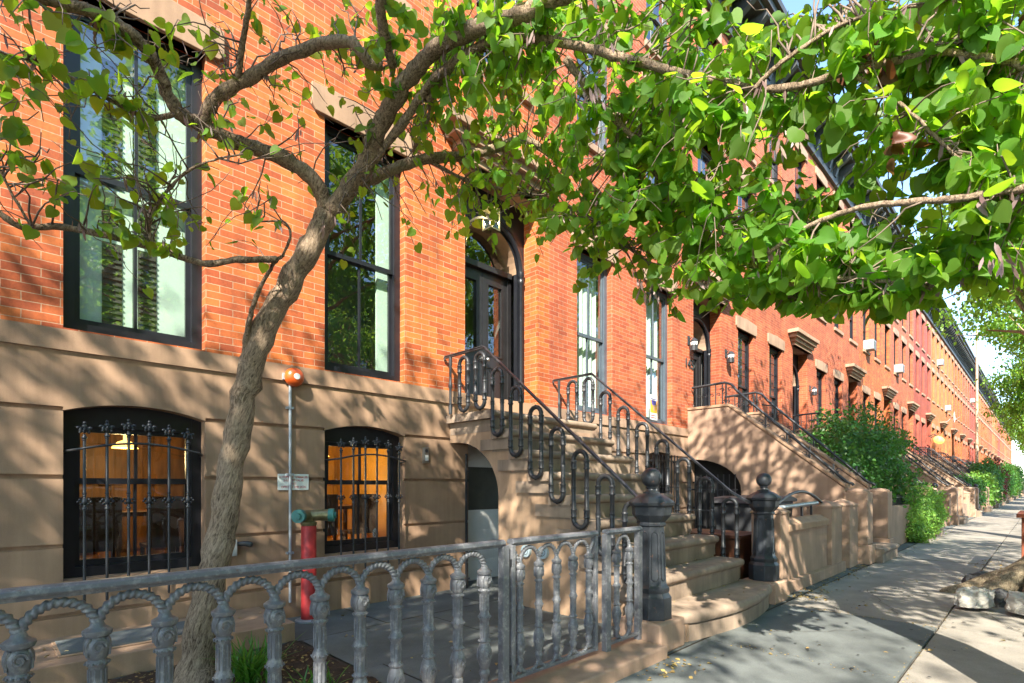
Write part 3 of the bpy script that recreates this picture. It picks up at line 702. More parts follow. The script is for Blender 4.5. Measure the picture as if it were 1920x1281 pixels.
# ---------------------------------------------------------------- stair railings with closed loops
PIPE = [(0,.013),(.04,.013),(.05,.021),(.06,.021),(.065,.016)]
def loop_mesh(h, half=.074, r=.0205):
    q = MB()
    zt, zb = -half, -(h-half)
    bead = lambda z: [(-.045,1.0),(-.038,1.42),(-.03,1.42),(-.022,1.15),(0,1.32),(.022,1.15),(.03,1.42),(.038,1.42),(.045,1.0)]
    for s_ in (-1, 1):
        prof = [(r,zb)]
        for c, k in ((zb+.05,1),(zb+.5*(zt-zb)-.0,.55),(zt-.05,1)):
            for dz, f in bead(c): prof.append((r*(1+(f-1)*k), c+dz*(1 if k==1 else .5)))
        prof.append((r,zt)); prof.sort(key=lambda t:t[1])
        q.lathe((0,s_*half,0), prof, 12)
    for sgn, z0 in ((1,zt),(-1,zb)):
        q.tube([(0,half*math.cos(math.pi*i/14), z0+sgn*half*math.sin(math.pi*i/14)) for i in range(15)], [r*(1+.12*(i%2)) for i in range(15)], 10)
    q.ball((0,0,zb-half-.012), .016, 8); q.ball((0,0,zt+half+.012), .014, 8)
    return q
LH = .69
loop_me = loop_mesh(LH).mesh('loop', M['iron'], 50)
loop_me2 = loop_mesh(.60).mesh('loop', M['iron'], 50)
Yc = -5+4.30; RZ = 2.745; SLP = RS/TD
def rail_z(y): return RZ if y > Yc else RZ-(Yc-y)*SLP
def stair_rail(X, label, side, nx, off=0.0):
    t = thing('stair_railing', label, 'railing', (X, -1.5, 0), 'serpentine iron stair railings')
    q = MB(); path = [(0,1.46+0.0,RZ),(0,Yc+1.5,RZ)]
    yend = -5+2.42
    path2 = [(0,y_+1.5,rail_z(y_)) for y_ in (Yc-.3,Yc-.9,Yc-1.4,yend)]
    path += path2+[(0+(nx-X)*.3, -5+2.30+1.5, rail_z(-5+2.30)+.015), (nx-X, -5+2.2+1.5, rail_z(-5+2.22)+.02)]
    for (dx,dz,w_,h_) in ((0,0,.021,.006),(0,-.014,.014,.010)):
        pts_ = [Vector(p)+Vector((dx,0,dz)) for p in path]; vs_=[]; fs=[]
        for j,p in enumerate(pts_):
            vs_ += [(p.x-w_,p.y,p.z-h_),(p.x+w_,p.y,p.z-h_),(p.x+w_,p.y,p.z+h_),(p.x-w_,p.y,p.z+h_)]
        for j in range(len(pts_)-1):
            for i in range(4): fs.append((j*4+i,j*4+(i+1)%4,(j+1)*4+(i+1)%4,(j+1)*4+i))
        fs += [(3,2,1,0), tuple(len(vs_)-4+i for i in range(4))]
        q.add(vs_, fs)
    q.tube([(0,1.47,RZ),(0,1.485,RZ-.02),(0,1.47,RZ-.04)], .012, 8)
    q.build('handrail', M['iron'], t, bevel=.003)
    q = MB(); q.lathe((0,-.13+1.5,2.06), [(.02,0),(.024,.1),(.015,.12),(.015,.3),(.022,.32),(.022,.35),(.015,.37),(.015,.55),(.02,.57),(.02,.665)], 10); q.build('baluster', M['iron'], t, smooth=50)
    ys = [-.37,-.645]+[-.645-.2735*i for i in range(1,8)]
    for j, y_ in enumerate(ys):
        y_ += off
        o = bpy.data.objects.new('loop', loop_me2 if j < 2 else loop_me); C.objects.link(o); o.parent = t
        zz = min(rail_z(y_-.04), rail_z(y_+.04))-.065
        o.location = (0, y_+1.5, zz)
    return t
stair_rail(3.862, 'black serpentine iron railing on the side of the near stair closer to the tree', -1, 3.68)
stair_rail(5.812, 'black serpentine iron railing on the far side of the near stair', 1, 6.01)

# newel posts
def newel(x, y, z, label, s=1.0, group=None, mat='iron_newel'):
    t = thing('newel_post', label, 'newel post', (x,y,z), group); t.scale = (s,s,s)
    q = MB(); ph = .5
    F = 1/math.cos(math.pi/8)
    q.lathe((0,0,0), [(a*F,b_) for a,b_ in [(.140,0),(.140,.165),(.130,.18),(.118,.20)]], 8, phase=ph); q.build('base', M[mat], t, bevel=.004)
    q = MB(); q.lathe((0,0,0), [(a*F,b_) for a,b_ in [(.118,.195),(.125,.215),(.125,.235),(.112,.25),(.103,.27),(.088,.70)]], 8, phase=ph)
    for i in range(8):
        a = 2*math.pi*i/8; 
        for (rr0, z0, rr1, z1) in ((.102,.31,.092,.64),):
            c, s_ = math.cos(a), math.sin(a); hw0, hw1 = .026, .022
            # raised rounded panel frame around each flute
            pts_ = [Vector((rr0*c-hw0*-s_*1, rr0*s_-hw0*c, z0))]
            ring = []
            for (hw, rr_, zz) in ((-hw0,rr0,z0),(-hw1,rr1,z1),(-hw1*.7,rr1-.0005,z1+.016),(0,rr1-.001,z1+.024),(hw1*.7,rr1-.0005,z1+.016),(hw1,rr1,z1),(hw0,rr0,z0),(hw0*.6,rr0+.0005,z0-.014),(0,rr0+.001,z0-.02),(-hw0*.6,rr0+.0005,z0-.014)):
                ring.append(Vector((rr_*c-hw*s_, rr_*s_+hw*c, zz)))
            q.tube(ring, .0045, 6, closed=True)
    q.build('shaft', M[mat], t, smooth=30)
    q = MB(); q.lathe((0,0,0), [(a*F,b_) for a,b_ in [(.088,.70),(.10,.71),(.10,.725),(.094,.735),(.118,.765),(.136,.79),(.14,.85),(.158,.865),(.162,.885),(.150,.90),(.09,.945),(.06,.955),(.06,.965)]], 8, phase=ph); q.build('capital', M[mat], t, smooth=25)
    q = MB(); q.lathe((0,0,.955), [(.06,0),(.055,.012),(.038,.02),(.034,.035),(.045,.045),(.04,.05)], 20); q.ball((0,0,1.075), .078, 20)
    q.build('ball', M[mat], t, smooth=60)
    return t
newel(3.68,-2.845,.222,'dark octagonal newel post at the stair foot beside the grey fence')
newel(6.01,-2.845,.222,'dark octagonal newel post at the far foot of the near stair')

# ---------------------------------------------------------------- front fence, gate, side panel
FY = -5+2.15
kb = MB(); kb.box(-6, 3.49, FY-.24, FY+.16, -.02, .092); struct(kb.build('fence_kerb', M['brown_pink'], bevel=.012))
CP = [(.020,.16),(.024,.20),(.034,.215),(.036,.23),(.026,.245),(.034,.26),(.043,.295),(.045,.33),(.040,.365),(.030,.385),(.036,.392),(.036,.402),(.028,.41),(.028,.50),(.034,.512),(.038,.522),(.038,.532),(.034,.542),(.028,.552),(.027,.655),(.035,.664),(.035,.674),(.028,.68),(.038,.695),(.044,.715),(.044,.735),(.036,.752),(.030,.757),(.044,.757),(.048,.764),(.048,.774),(.038,.780),(.026,.786),(.020,.800),(.012,.812)]
def column_me(k):
    c = MB(); c.lathe((0,0,0), [(r_*k,z_) for r_,z_ in CP], 18)
    for i in range(10):
        a = 2*math.pi*i/10
        for (z0_,z1_) in ((.415,.498),(.56,.65)): c.tube([(.028*k*math.cos(a),.028*k*math.sin(a),z0_),(.0275*k*math.cos(a),.0275*k*math.sin(a),z1_)], .0042*k, 5)
    for i in range(12):
        a = 2*math.pi*i/12
        for (rr_,zz_) in ((.038,.397),(.037,.669),(.040,.527)): c.ball((rr_*k*math.cos(a),rr_*k*math.sin(a),zz_), .0055*k, 6)
    for sgn in (-1, 1):
        for zc, rb in ((.724,.043),(.325,.044)):
            c.tube([(.022*math.cos(t_*.45)*(1-t_/26)*k, sgn*rb*k, zc+.022*math.sin(t_*.45)*(1-t_/26)) for t_ in range(20)], .0052*k, 5)
            for d_ in (-1,1): c.tube([(d_*.034*k, sgn*rb*.6*k, zc-.03),(d_*.036*k, sgn*rb*.62*k, zc),(d_*.026*k, sgn*rb*.7*k, zc+.028)], .005*k, 5)
    return c.mesh('baluster', M['iron_grey'], 45)
col_a, col_b = column_me(.84), column_me(.66)
def arch_me(half, low, tr=.0145):
    q = MB(); n_ = 96; z0, h_ = (.212,-.07) if low else (.777,.098)
    q.tube([(half*math.cos(math.pi*i/n_), 0, z0+h_*math.sin(math.pi*i/n_)) for i in range(n_+1)], tr, 14, twist=.92)
    return q.mesh('lower_scroll' if low else 'scroll_arch', M['iron_grey'], 60)
arch_a, arch_b = (arch_me(.0928,0),arch_me(.0928,1)), (arch_me(.0825,0,.0115),arch_me(.0825,1,.0115))
def fence_run(t, xs_, am, pit, x0, x1, posts, arcs_edge=(True,True)):
    for i, x_ in enumerate(xs_):
        o = bpy.data.objects.new('baluster', col_a if am is arch_a else col_b); C.objects.link(o); o.parent = t; o.location = (x_,0,0); o.rotation_euler=(0,0,0)
    mids = [(xs_[i]+xs_[i+1])/2 for i in range(len(xs_)-1)]
    for m_ in mids:
        for nm_, me_ in (('scroll_arch',am[0]),('lower_scroll',am[1])):
            o = bpy.data.objects.new(nm_, me_); C.objects.link(o); o.parent = t; o.location = (m_,0,0)
    q = MB(); prof = [(-.026,.905),(.026,.905),(.03,.912),(.026,.926),(.012,.934),(-.012,.934),(-.026,.926),(-.03,.912)]
    q.prism(prof, 'x', x0, x1); q.box(x0,x1,-.012,.012,.892,.905); q.build('top_rail', M['iron_grey'], t, bevel=.002)
    q = MB(); q.box(x0,x1,-.018,.018,.128,.148); q.build('bottom_rail', M['iron_grey'], t, bevel=.003)
    for (px_, w_, z0, z1) in posts:
        q = MB(); q.box(px_-w_/2,px_+w_/2,-.022,.022,z0,z1); q.build('post', M['iron_grey'], t, bevel=.004)
    # half scrolls into the end posts
    for (xe, xb, s_) in ((xs_[0], x0, -1), (xs_[-1], x1, 1)):
        L_ = abs(xe-xb)
        if L_ < .12 and L_ > .03:
            for (z0_,h_) in ((.777,.098),(.212,-.07)):
                q = MB(); q.tube([(xe+s_*L_*i/48, 0, z0_+h_*math.sin(math.pi/2*i/48)) for i in range(49)], .0125, 12, twist=.92); q.build('half_scroll', M['iron_grey'], t, smooth=60)
fx = [.0838+.1855*i for i in range(-8, 11)]
t = thing('cast_iron_fence', 'long grey cast iron fence with rope twist arches along the front yard', 'fence', (0,FY,0))
fence_run(t, fx, arch_a, .1855, fx[0]-.08, 2.075, [(2.085,.05,.09,.90)])
gate = thing('iron_gate', 'grey cast iron gate with five turned balusters closing the fence', 'gate', (0,FY,0))
fence_run(gate, [2.213+.1645*i for i in range(5)], arch_b, .1645, 2.135, 2.945, [(2.145,.03,.125,.90),(2.935,.03,.125,.90)])
q = MB(); q.box(2.118,2.134,-.02,.02,.18,.22); q.box(2.118,2.134,-.02,.02,.78,.82); q.build('hinge', M['iron'], gate)
t = thing('fence_side_panel', 'short grey iron fence panel of two balusters between gate and newel post', 'fence panel', (0,FY,0))
fence_run(t, [3.20,3.365], arch_b, .165, 3.06, 3.50, [(3.075,.055,.09,.90),(3.485,.05,.09,.90)])

# raised stone platform along the wall
q = MB(); q.box(-6,1.78,-.78,-.003,0,.15); q.box(.35,1.35,-.62,-.18,.15,.162); 
o = q.build('stone_platform', M['brown'], bevel=.012); struct(o)
q = MB(); q.box(.37,1.33,-.60,-.2,.163,.17); struct(q.build('platform_grate_slab', M['blueslab']))
# ---------------------------------------------------------------- window guards
def fleur(q, x, y, z, s=1):
    q.ball((x,y,z+.055*s), .017*s, 8); q.ball((x,y,z+.08*s), .012*s, 8); q.ball((x,y,z+.024*s), .012*s, 8, (1.1,1.1,1.6))
    for k in (-1,1):
        q.ball((x+k*.020*s,y,z+.03*s), .013*s, 8, (1,.6,1.7)); q.ball((x+k*.034*s,y,z+.045*s), .011*s, 8, (1.3,.6,1)); q.ball((x+k*.026*s,y-.006,z+.012*s), .009*s, 6)
        q.ball((x,y+k*.016*s,z+.035*s), .010*s, 6, (1,1,1.4))
    q.lathe((x,y,z-.05*s), [(.009,0),(.016,.006),(.010,.014),(.018,.022),(.018,.03),(.010,.036),(.012,.05)], 8)
def guard(x0, x1, label, yy=-.13):
    xc = (x0+x1)/2; t = thing('window_guard', label, 'window guard', (xc,yy,0), 'iron guards over the basement windows')
    hw = (x1-x0)/2-.134; xs0 = -.028
    g = None
    for i in range(6):
        xx_ = xs0-hw+2*hw*i/5
        zt = 1.655-.02*abs(i-2.5)
        q = MB(); q.lathe((0,0,0), [(.0095,.42),(.0095,1.06),(.016,1.065),(.016,1.075),(.010,1.08),(.010,zt-.04)], 10)
        q.ball((0,0,.41), .010, 6, (1,1,2.2))
        bo = q.build('bar', M['iron'], t, smooth=50); bo.location = (xx_,0,0)
        q = MB(); fleur(q, 0,0, zt); fo = q.build('finial', M['iron_newel'], bo, smooth=60)
        q = MB(); q.ball((0,0,1.12), .018, 8, (1,1,1.5))
        for (a_,b_) in ((.026,1.135),(-.026,1.135),(.020,1.105),(-.020,1.105),(.036,1.12),(-.036,1.12)): q.ball((a_,0,b_), .010, 6)
        q.ball((0,0,1.16), .012, 6); q.ball((0,0,1.18), .014, 6); q.ball((0,0,1.08), .012, 6); q.build('rosette', M['iron_newel'], bo, smooth=60)
    hx = (x1-x0)/2-.085; hw2 = (x1-x0)/2-.012
    q = MB(); n_ = 16
    ptsb = [(-hw2, -yy+.09, 1.49),(-hw2+.02, -yy-.02, 1.49)]+[(-hx+2*hx*i/n_, -.004-.0*math.sin(math.pi*i/n_), 1.50+.055*math.sin(math.pi*i/n_)) for i in range(n_+1)]+[(hw2-.02,-yy-.02,1.49),(hw2,-yy+.09,1.49)]
    q.tube(ptsb, .009, 8); q.build('band', M['iron'], t, smooth=60)
    return t
guard(*W1, 'black iron window guard with leaf finials over the basement window left of the tree')
guard(*W2, 'black iron window guard over the basement window between red standpipe and near stair')
g2 = thing('window_guard', 'black iron bars over the pale basement window seen behind the near stair railing', 'window guard', (PITCH+2.87,-.12,0), 'iron guards over the basement windows')
q = MB()
for i in range(9): q.box(-.44+.11*i-.008,-.44+.11*i+.008,-.008,.008,.5,1.8)
for z_ in (.7,1.2,1.68): q.box(-.48,.48,-.012,-.006+.001,z_,z_+.02)
q.box(-.5,-.48,-.01,.12,1.66,1.70); q.box(.48,.5,-.01,.12,1.66,1.70)
q.build('bars', M['iron'], g2)

# ---------------------------------------------------------------- wall equipment
def wallp(px, py, Y):
    u = (px-960)/1000; X = Y*(1+u)/(1-u); return (X, Y-5, EYE+(911-py)/1000*(X+Y)/1.41421)
bx_, by_, bz_ = wallp(556,706,4.9)
t = thing('alarm_bell', 'round orange sprinkler alarm bell on top of the grey conduit', 'alarm bell', (bx_,0,bz_))
q = MB(); prof = [(.02,-.03),(.085,-.03),(.088,-.05),(.082,-.085),(.062,-.11),(.03,-.12),(.0,-.122)]
vs_ = []; 
q2 = MB(); q2.lathe((0,0,0), [(r_, z_) for r_, z_ in [(.04,.02),(.086,.03),(.089,.045),(.084,.075),(.064,.10),(.032,.112),(.001,.114)]], 28)
q2.v = [(p[0], -p[2], p[1]) for p in q2.v]; q2.build('gong', M['bell'], t, smooth=50)
q2 = MB(); q2.lathe((0,0,0), [(.03,.110),(.028,.1165),(.001,.117)], 20); q2.v = [(p[0],-p[2],p[1]) for p in q2.v]; q2.build('badge', M['sign'], t, smooth=50)
q2 = MB(); q2.box(-.10,-.02,-.04,-.0,-.03,.03); q2.box(-.045,.045,-.025,0,-.06,.06); q2.lathe((0,0,0),[(.006,.117),(.006,.122)],8); q2.build('bracket', M['galv'], t)
t = thing('conduit_pipe', 'thin grey galvanised conduit running down the brownstone wall below the orange bell', 'pipe', (bx_-.03,-.03,0))
q = MB(); q.tube([(0,0,.15),(0,0,bz_-.05)], .013, 10); q.build('pipe', M['galv'], t, smooth=60)
q = MB(); 
for z_ in (.6,1.33,1.95): q.box(-.03,.03,-.016,.03,z_,z_+.02)
q.build('clamp', M['galv'], t)
sx, sy, sz = wallp(552,904,4.97)
t = thing('sprinkler_sign', 'small white sprinkler valve sign with red lettering behind the conduit', 'sign', (sx,-.008,sz))
q = MB(); q.box(-.145,.145,-.004,.004,-.075,.075); q.build('plate', M['sign'], t, bevel=.002)
for (s_, z_) in (('AUTOMATIC SPRINKLER',.036),('SHUT OFF VALVE',.006),('FEET',-.025),('OPPOSITE THIS SIGN',-.056)):
    cu = bpy.data.curves.new('lettering','FONT'); cu.body = s_; cu.size = .030; cu.align_x='CENTER'; cu.extrude=.0006; cu.materials.append(M['signred'])
    o = text_mesh('lettering', cu); o.parent = t; o.location=(.0,-.0052,z_); o.rotation_euler=(R(90),0,0); o.scale = (.82,1,1)
# standpipe
px_, py_, pz_ = wallp(579,980,4.78)
t = thing('standpipe', 'red standpipe with brass siamese fitting and teal caps against the brownstone wall', 'standpipe', (px_,py_,0))
q = MB(); q.lathe((0,0,0),[(.068,0),(.066,.86),(.062,.87)],20); q.build('pipe', M['redpipe'], t, smooth=50)
q = MB(); q.lathe((0,0,0),[(.12,.0),(.12,.012),(.07,.02)],24); q.build('floor_flange', M['galv'], t)
q = MB(); q.lathe((0,0,.86),[(.055,0),(.07,.02),(.07,.04),(.05,.05),(.06,.09),(.05,.13),(.02,.15)],20)
q.tube([(0,0,.96),(-.08,-.05,.965),(-.12,-.09,.965)],[.05,.05,.056],16); q.tube([(0,0,.96),(.09,-.05,.965),(.15,-.09,.965)],[.05,.05,.056],16)
q.build('siamese_fitting', M['brass'], t, smooth=50)
for a_ in ((-.12,-.09,-.155,-.125),(.15,-.09,.19,-.12)):
    q = MB(); q.tube([(a_[0],a_[1],.965),(a_[2],a_[3],.965)],.06,18); q.tube([(a_[2],a_[3],.965),(a_[2]+(a_[2]-a_[0])*.3,a_[3]+(a_[3]-a_[1])*.3,.965)],.03,6); q.build('cap', M['teal'], t, smooth=50)
ox_, oy_, oz_ = wallp(431,1028,4.95)
t = thing('outlet_box', 'small pale grey outlet box low on the wall right of the tree trunk', 'outlet box', (ox_,-.04,oz_))
q = MB(); q.box(-.055,.055,-.03,.04,-.07,.07); q.build('box', M['grey_box'], t, bevel=.006)
q = MB(); q.tube([(-.0,-.031,.0),(0,-.036,0)],.02,14); q.build('cover', M['white'], t)
q = MB(); q.tube([(.055,.01,.03),(.12,.0,.03),(.15,-.01,.025)],[.018,.022,.026],12); q.ball((.16,-.015,.02),.027,10); q.build('fitting', M['dark_plastic'], t, smooth=60)
ix, iy, iz = wallp(798,854,4.98)
t = thing('intercom', 'small silver intercom box on the wall between basement window and stair', 'intercom', (ix,0,iz))
q = MB(); q.box(-.035,.035,-.04,0,-.09,.09); q.build('housing', M['steel'], t, bevel=.006)
q = MB(); q.tube([(0,-.04,.05),(0,-.046,.05)],.02,14); q.build('lens', M['dark_plastic'], t)
q = MB(); q.box(-.02,.02,-.043,-.04,-.06,.0); q.build('button', M['white'], t)
t = thing('folded_gate', 'narrow black iron gate folded back beside the passage under the near stair', 'gate', (4.17,-.05,0))
q = MB(); q.box(-.012,.012,-.012,.012,0,1.62); q.build('stile', M['iron'], t, bevel=.003)
q = MB(); q.box(.012,.05,-.008,.008,.1,.12); q.box(.012,.05,-.008,.008,1.4,1.42); q.build('strap', M['iron'], t)
# hanging lantern in the nearest arch
lx, ly, lz = wallp(921,432,5.15)
t = thing('porch_lantern', 'lit glass lantern hanging in the black arched doorway of the nearest house', 'lantern', (lx,ly,lz))
q = MB(); q.box(-.085,.085,-.085,.085,-.015,0); 
for a_ in (-1,1):
    for b_ in (-1,1): q.box(a_*.078-.006,a_*.078+.006,b_*.078-.006,b_*.078+.006,0,.26)
q.add([(-.09,-.09,.26),(.09,-.09,.26),(.09,.09,.26),(-.09,.09,.26),(0,0,.36)],[(0,3,2,1),(0,1,4),(1,2,4),(2,3,4),(3,0,4)]); q.tube([(0,0,.36),(0,0,5.14-lz)],.008,6)
q.ball((0,0,-.03),.022,8); q.build('frame', M['brass'], t)
q = MB(); q.ball((0,0,.10),.022,10,(1,1,1.5)); q.build('bulb', M['bulb'], t, smooth=60)
q = MB()
for (a_,b_,c_,d_) in ((-.07,-.08,.07,-.08),(-.07,.08,.07,.08),(-.08,-.07,-.08,.07),(.08,-.07,.08,.07)): q.quad((a_,b_,0),(c_,d_,0),(c_,d_,.26),(a_,b_,.26))
q.build('glass', M['glass'], t, fix=False)
ld = bpy.data.lights.new('lantern_light','POINT'); ld.energy=1; ld.color=(1,.75,.45); ld.shadow_soft_size=.03
l = bpy.data.objects.new('lantern_light', ld); C.objects.link(l); l.parent=t; l.location=(0,0,.15)

def wall_lantern(x, z, label, s=1.0, y=-.12, glow=None):
    t = thing('wall_lantern', label, 'wall lamp', (x,y,z), 'lanterns beside the doors'); t.scale=(s,s,s)
    q = MB(); q.lathe((0,0,0),[(.05,-.12),(.07,-.11),(.07,.06),(.085,.07),(.05,.11),(.015,.14)],8)
    for k in range(8):
        a = 2*math.pi*k/8; q.box(.068*math.cos(a)-.005,.068*math.cos(a)+.005,.068*math.sin(a)-.005,.068*math.sin(a)+.005,-.11,.07)
    q.tube([(0,0,.12),(0,.05,.16),(0,.10,.13)],.009,6); q.box(-.045,.045,.105,.118,.02,.20); q.build('cage', M['iron'], t)
    q = MB(); q.lathe((0,0,0),[(.064,-.10),(.074,.06)],8); q.build('glass', M['white'] if not glow else glow, t)
    return t
wall_lantern(PITCH+3.98,4.0,'black cage wall lantern left of the second house door', 1.0)
wall_lantern(PITCH+5.72,4.05,'black cage wall lantern right of the second house door')
wall_lantern(2*PITCH+5.72,4.05,'black cage wall lantern right of the third house door')
# house number on house B
cu = bpy.data.curves.new('house_number','FONT'); cu.body='145'; cu.size=.26; cu.extrude=.008; cu.materials.append(M['iron'])
o = text_mesh('house_number', cu); nx_, _, nz_ = wallp(1283,688,5); o.location=(nx_,-.01,nz_); o.rotation_euler=(R(90),0,0)
tag(o, 'black numerals 145 on the brick left of the second house door', 'house number')
# poster in the second window of house B
pxx, pyy, pzz = wallp(1227,765,5.12)
t = thing('window_poster', 'small yellow and blue poster in the second house window', 'poster', (pxx,.135,pzz))
q = MB(); q.box(-.13,.13,0,.004,-.24,.24); q.build('sheet', M['white'], t)
q = MB(); q.box(-.12,.12,-.003,0,-.09,.14); q.build('picture', M['yellow'], t)
q = MB(); q.add([(-.09,-.005,.14),(.09,-.005,.14),(.07,-.005,.07),(0,-.005,.02),(-.07,-.005,.07)],[(0,1,2,3,4)]); q.box(-.11,.11,-.004,0,.16,.17); q.build('blue_shape', M['blue'], t)
q = MB(); q.add([(.038*math.cos(i*.5236),-.007,.0+.055*math.sin(i*.5236)) for i in range(12)],[tuple(range(12))]); q.build('oval', M['skin'], t)
q = MB()
for z_ in (-.15,-.19): q.box(-.09,.09,-.002,0,z_,z_+.018)
q.build('caption_line', M['signred'], t)

# ---------------------------------------------------------------- neighbours: solid-cheek stoops, piers, walls
def curve_slab(q, x0, x1, y0, y1, z0, z1): q.box(x0,x1,y0,y1,z0,z1)
def solid_stoop(ox, label, stone='brown_pink', detailed=True):
    """ox = x of the house origin"""
    t = thing('stone_stoop', label, 'stairs', (ox+4.845,-1.5,0), 'solid sided brownstone stoops')
    xl, xr = ox+3.94, ox+5.75; L0 = (ox+4.845,-1.5,0)
    yc = -5+4.19; yf = -5+2.30; zc = 2.72; zf = 1.20
    for s_, X in ((0,xl),(1,xr-.28)):
        q = MB(); prof = [(yf,0)]
        if s_ == 0 or True:
            ya = -1.05
            prof += [(ya,0),(ya,1.15)]+[(ya+.95*(1-math.cos(R(90*i/10))), 1.15+.60*math.sin(R(90*i/10))) for i in range(1,11)]+[(-.005,1.75),(-.005,zc),(yc,zc),(yf,zf)]
        q.prism(prof, 'x', X, X+.28)
        o = sub(q, 'cheek_wall', M[stone], t, L0)
        q = MB(); pr = [(-.005,zc+.002),(yc-.01,zc+.002),(yf-.02,zf+.002),(yf-.02,zf+.06),(yc-.005,zc+.05),(-.005,zc+.05)]
        q.prism(pr, 'x', X-.02, X+.30); sub(q, 'coping', M['brown'], t, L0, bevel=.006)
        q = MB(); q.box(X-.08,X+.36,-3.07,yf+.02,0,.30); q.box(X-.04,X+.33,-3.03,yf+.0,.30,1.13); 
        q.lathe((X+.145,-2.86,1.13),[(.17,0),(.16,.03),(.10,.055),(.01,.065)],20)
        sub(q, 'end_pier', M[stone], t, L0, bevel=.012)
    nst = 9; rs = 2.06/9; td = (2.95-.85)/8
    for k in range(1,10):
        zt = rs*(10-k); y = -.90-td*(k-1)
        q = MB(); back = -.01 if k == 1 else y+td+.03
        if k < 9: nosing(q, xl+.28, xr-.28, y, zt, back); q.box(xl+.28,xr-.28,y+.03,back,zt-rs,zt-.088)
        else: nosing(q, xl+.30, xr-.30, y-.2, zt, back); q.box(xl+.30,xr-.30,y-.17,back,0,zt-.088)
        sub(q, 'step', M['step'] if k > 7 else M[stone], t, L0, smooth=35)
    return t
def scroll(q, c, r, d=1):
    q.tube([(c[0], c[1]+d*r*math.cos(i*.42)*(1-i/17), c[2]+r*math.sin(i*.42)*(1-i/17)) for i in range(16)], .008, 5)
def plain_rail(ox, X, label, full=True):
    t = thing('handrail', label, 'railing', (X,-1.5,0), 'plain black stoop handrails')
    yc = -5+4.19; yf=-5+2.30
    z = lambda y: 2.72+.02 if y > yc else 2.72-(yc-y)*.80
    q = MB(); pth = [(0,-.03,3.18),(0,yc+.12,3.20),(0,yc+.0,3.15),(0,yc-.12,3.0),(0,yc-.22,2.90)]+[(0,yc-.22-(yc-.22-yf)*i/6, 2.90-(1.60)*i/6) for i in range(1,7)]+[(0,yf-.08,1.27),(0,yf-.10,1.24)]
    q.tube([(p[0],p[1]+1.5,p[2]) for p in pth], .024, 10); q.tube([(0,yc-.0+1.5,2.93),(0,yc-.22+1.5,2.88)],.014,6)
    q.build('rail', M['iron'], t, smooth=60)
    for i in range(6):
        y = yc+.1-.36*i; zt = 3.18 if y > yc else 3.04-.845*(yc-y)
        q = MB(); q.box(-.012,.012,y-.012+1.5,y+.012+1.5,z(y)+.0,zt)
        if full:
            h_ = (z(y)+zt)/2
            for d_ in (-1,1): scroll(q, (0,y+1.5+d_*.07,zt-.12), .05, d_); scroll(q, (0,y+1.5+d_*.05,z(y)+.09), .035, -d_)
        q.build('post', M['iron'], t)
    q = MB()
    for i in range(5):
        y=-.12-.13*i; q.box(-.008,.008,y-.008+1.5,y+.008+1.5,2.76,3.17); scroll(q,(0,y+1.44,2.98),.04,1)
    q.build('landing_panel', M['iron'], t)
    return t
names2 = ['second','third','fourth','fifth','sixth','seventh','eighth','ninth','tenth','eleventh','twelfth','thirteenth','fourteenth','fifteenth','sixteenth']
s1 = solid_stoop(PITCH, 'solid sided brownstone stair with arched opening at its side, up to the second house', 'brown_pink')
r1 = plain_rail(PITCH, PITCH+4.08, 'black scrolled handrail on the near cheek wall of the second stair')
r2_ = plain_rail(PITCH, PITCH+5.61, 'black scrolled handrail on the far cheek wall of the second stair')
for i in range(2, 16):
    s = copy_tree(s1); s.location.x += PITCH*(i-1); s['label'] = 'solid sided brownstone stair up to the %s house along the row' % names2[i-1]
    a = copy_tree(r1); a.location.x += PITCH*(i-1); a['label'] = 'black handrail on the near cheek wall of the stair at the %s house' % names2[i-1]
    b = copy_tree(r2_); b.location.x += PITCH*(i-1); b['label'] = 'black handrail on the far cheek wall of the stair at the %s house' % names2[i-1]
# arch gate under stoop 2
t = thing('arch_gate', 'black iron barred gate in the arch under the second stair', 'gate', (PITCH+3.90,-.5,0))
q = MB()
for i in range(9): q.box(-.008,.008,-.46+.11*i-.008,-.46+.11*i+.008,.05,1.45)
for z_ in (.1,.75,1.15): q.box(-.006,.004,-.5,.45,z_,z_+.025)
for i in range(7): q.tube([(-.012,-.42+.12*i,1.14),(-.012,-.36+.12*i,.8)],.005,5)
q.build('bars', M['iron'], t)
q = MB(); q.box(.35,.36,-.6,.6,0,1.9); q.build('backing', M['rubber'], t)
# low brownstone wall with piers in front of the second house
t = thing('low_stone_wall', 'low brownstone yard wall with sloped coping beyond the far newel post', 'wall', (7.5,-2.75,0))
q = MB(); q.box(-1.2,.75,-.13,.13,0,.70); q.build('panel', M['brown_pink'], t, bevel=.008)
q = MB(); q.prism([(-.17,.70),(.17,.70),(.17,.78),(.06,.84),(-.06,.84),(-.17,.78)],'x',-.9,.70); q.build('coping', M['brown'], t, bevel=.008)
q = MB(); q.box(-1.3,1.42,-.20,.18,0,.14); q.build('base', M['brown_pink'], t, bevel=.008)
def pier(x, w_, z_, label, y=-2.75, d=.17, cap=.11, stone='brown_pink', group='brownstone piers along the pavement'):
    t = thing('stone_pier', label, 'pier', (x,y,0), group)
    q = MB(); q.box(-w_/2,w_/2,-d,d,0,z_); q.build('shaft', M[stone], t, bevel=.01)
    q = MB(); a, b_ = w_/2+.012, d+.012
    q.add([(-a,-b_,z_),(a,-b_,z_),(a,b_,z_),(-a,b_,z_),(-a,-b_,z_+.02),(a,-b_,z_+.02),(a,b_,z_+.02),(-a,b_,z_+.02),(0,0,z_+cap)],[(0,3,2,1),(0,1,5,4),(1,2,6,5),(2,3,7,6),(3,0,4,7),(4,5,8),(5,6,8),(6,7,8),(7,4,8)]); q.build('cap', M[stone], t)
    return t
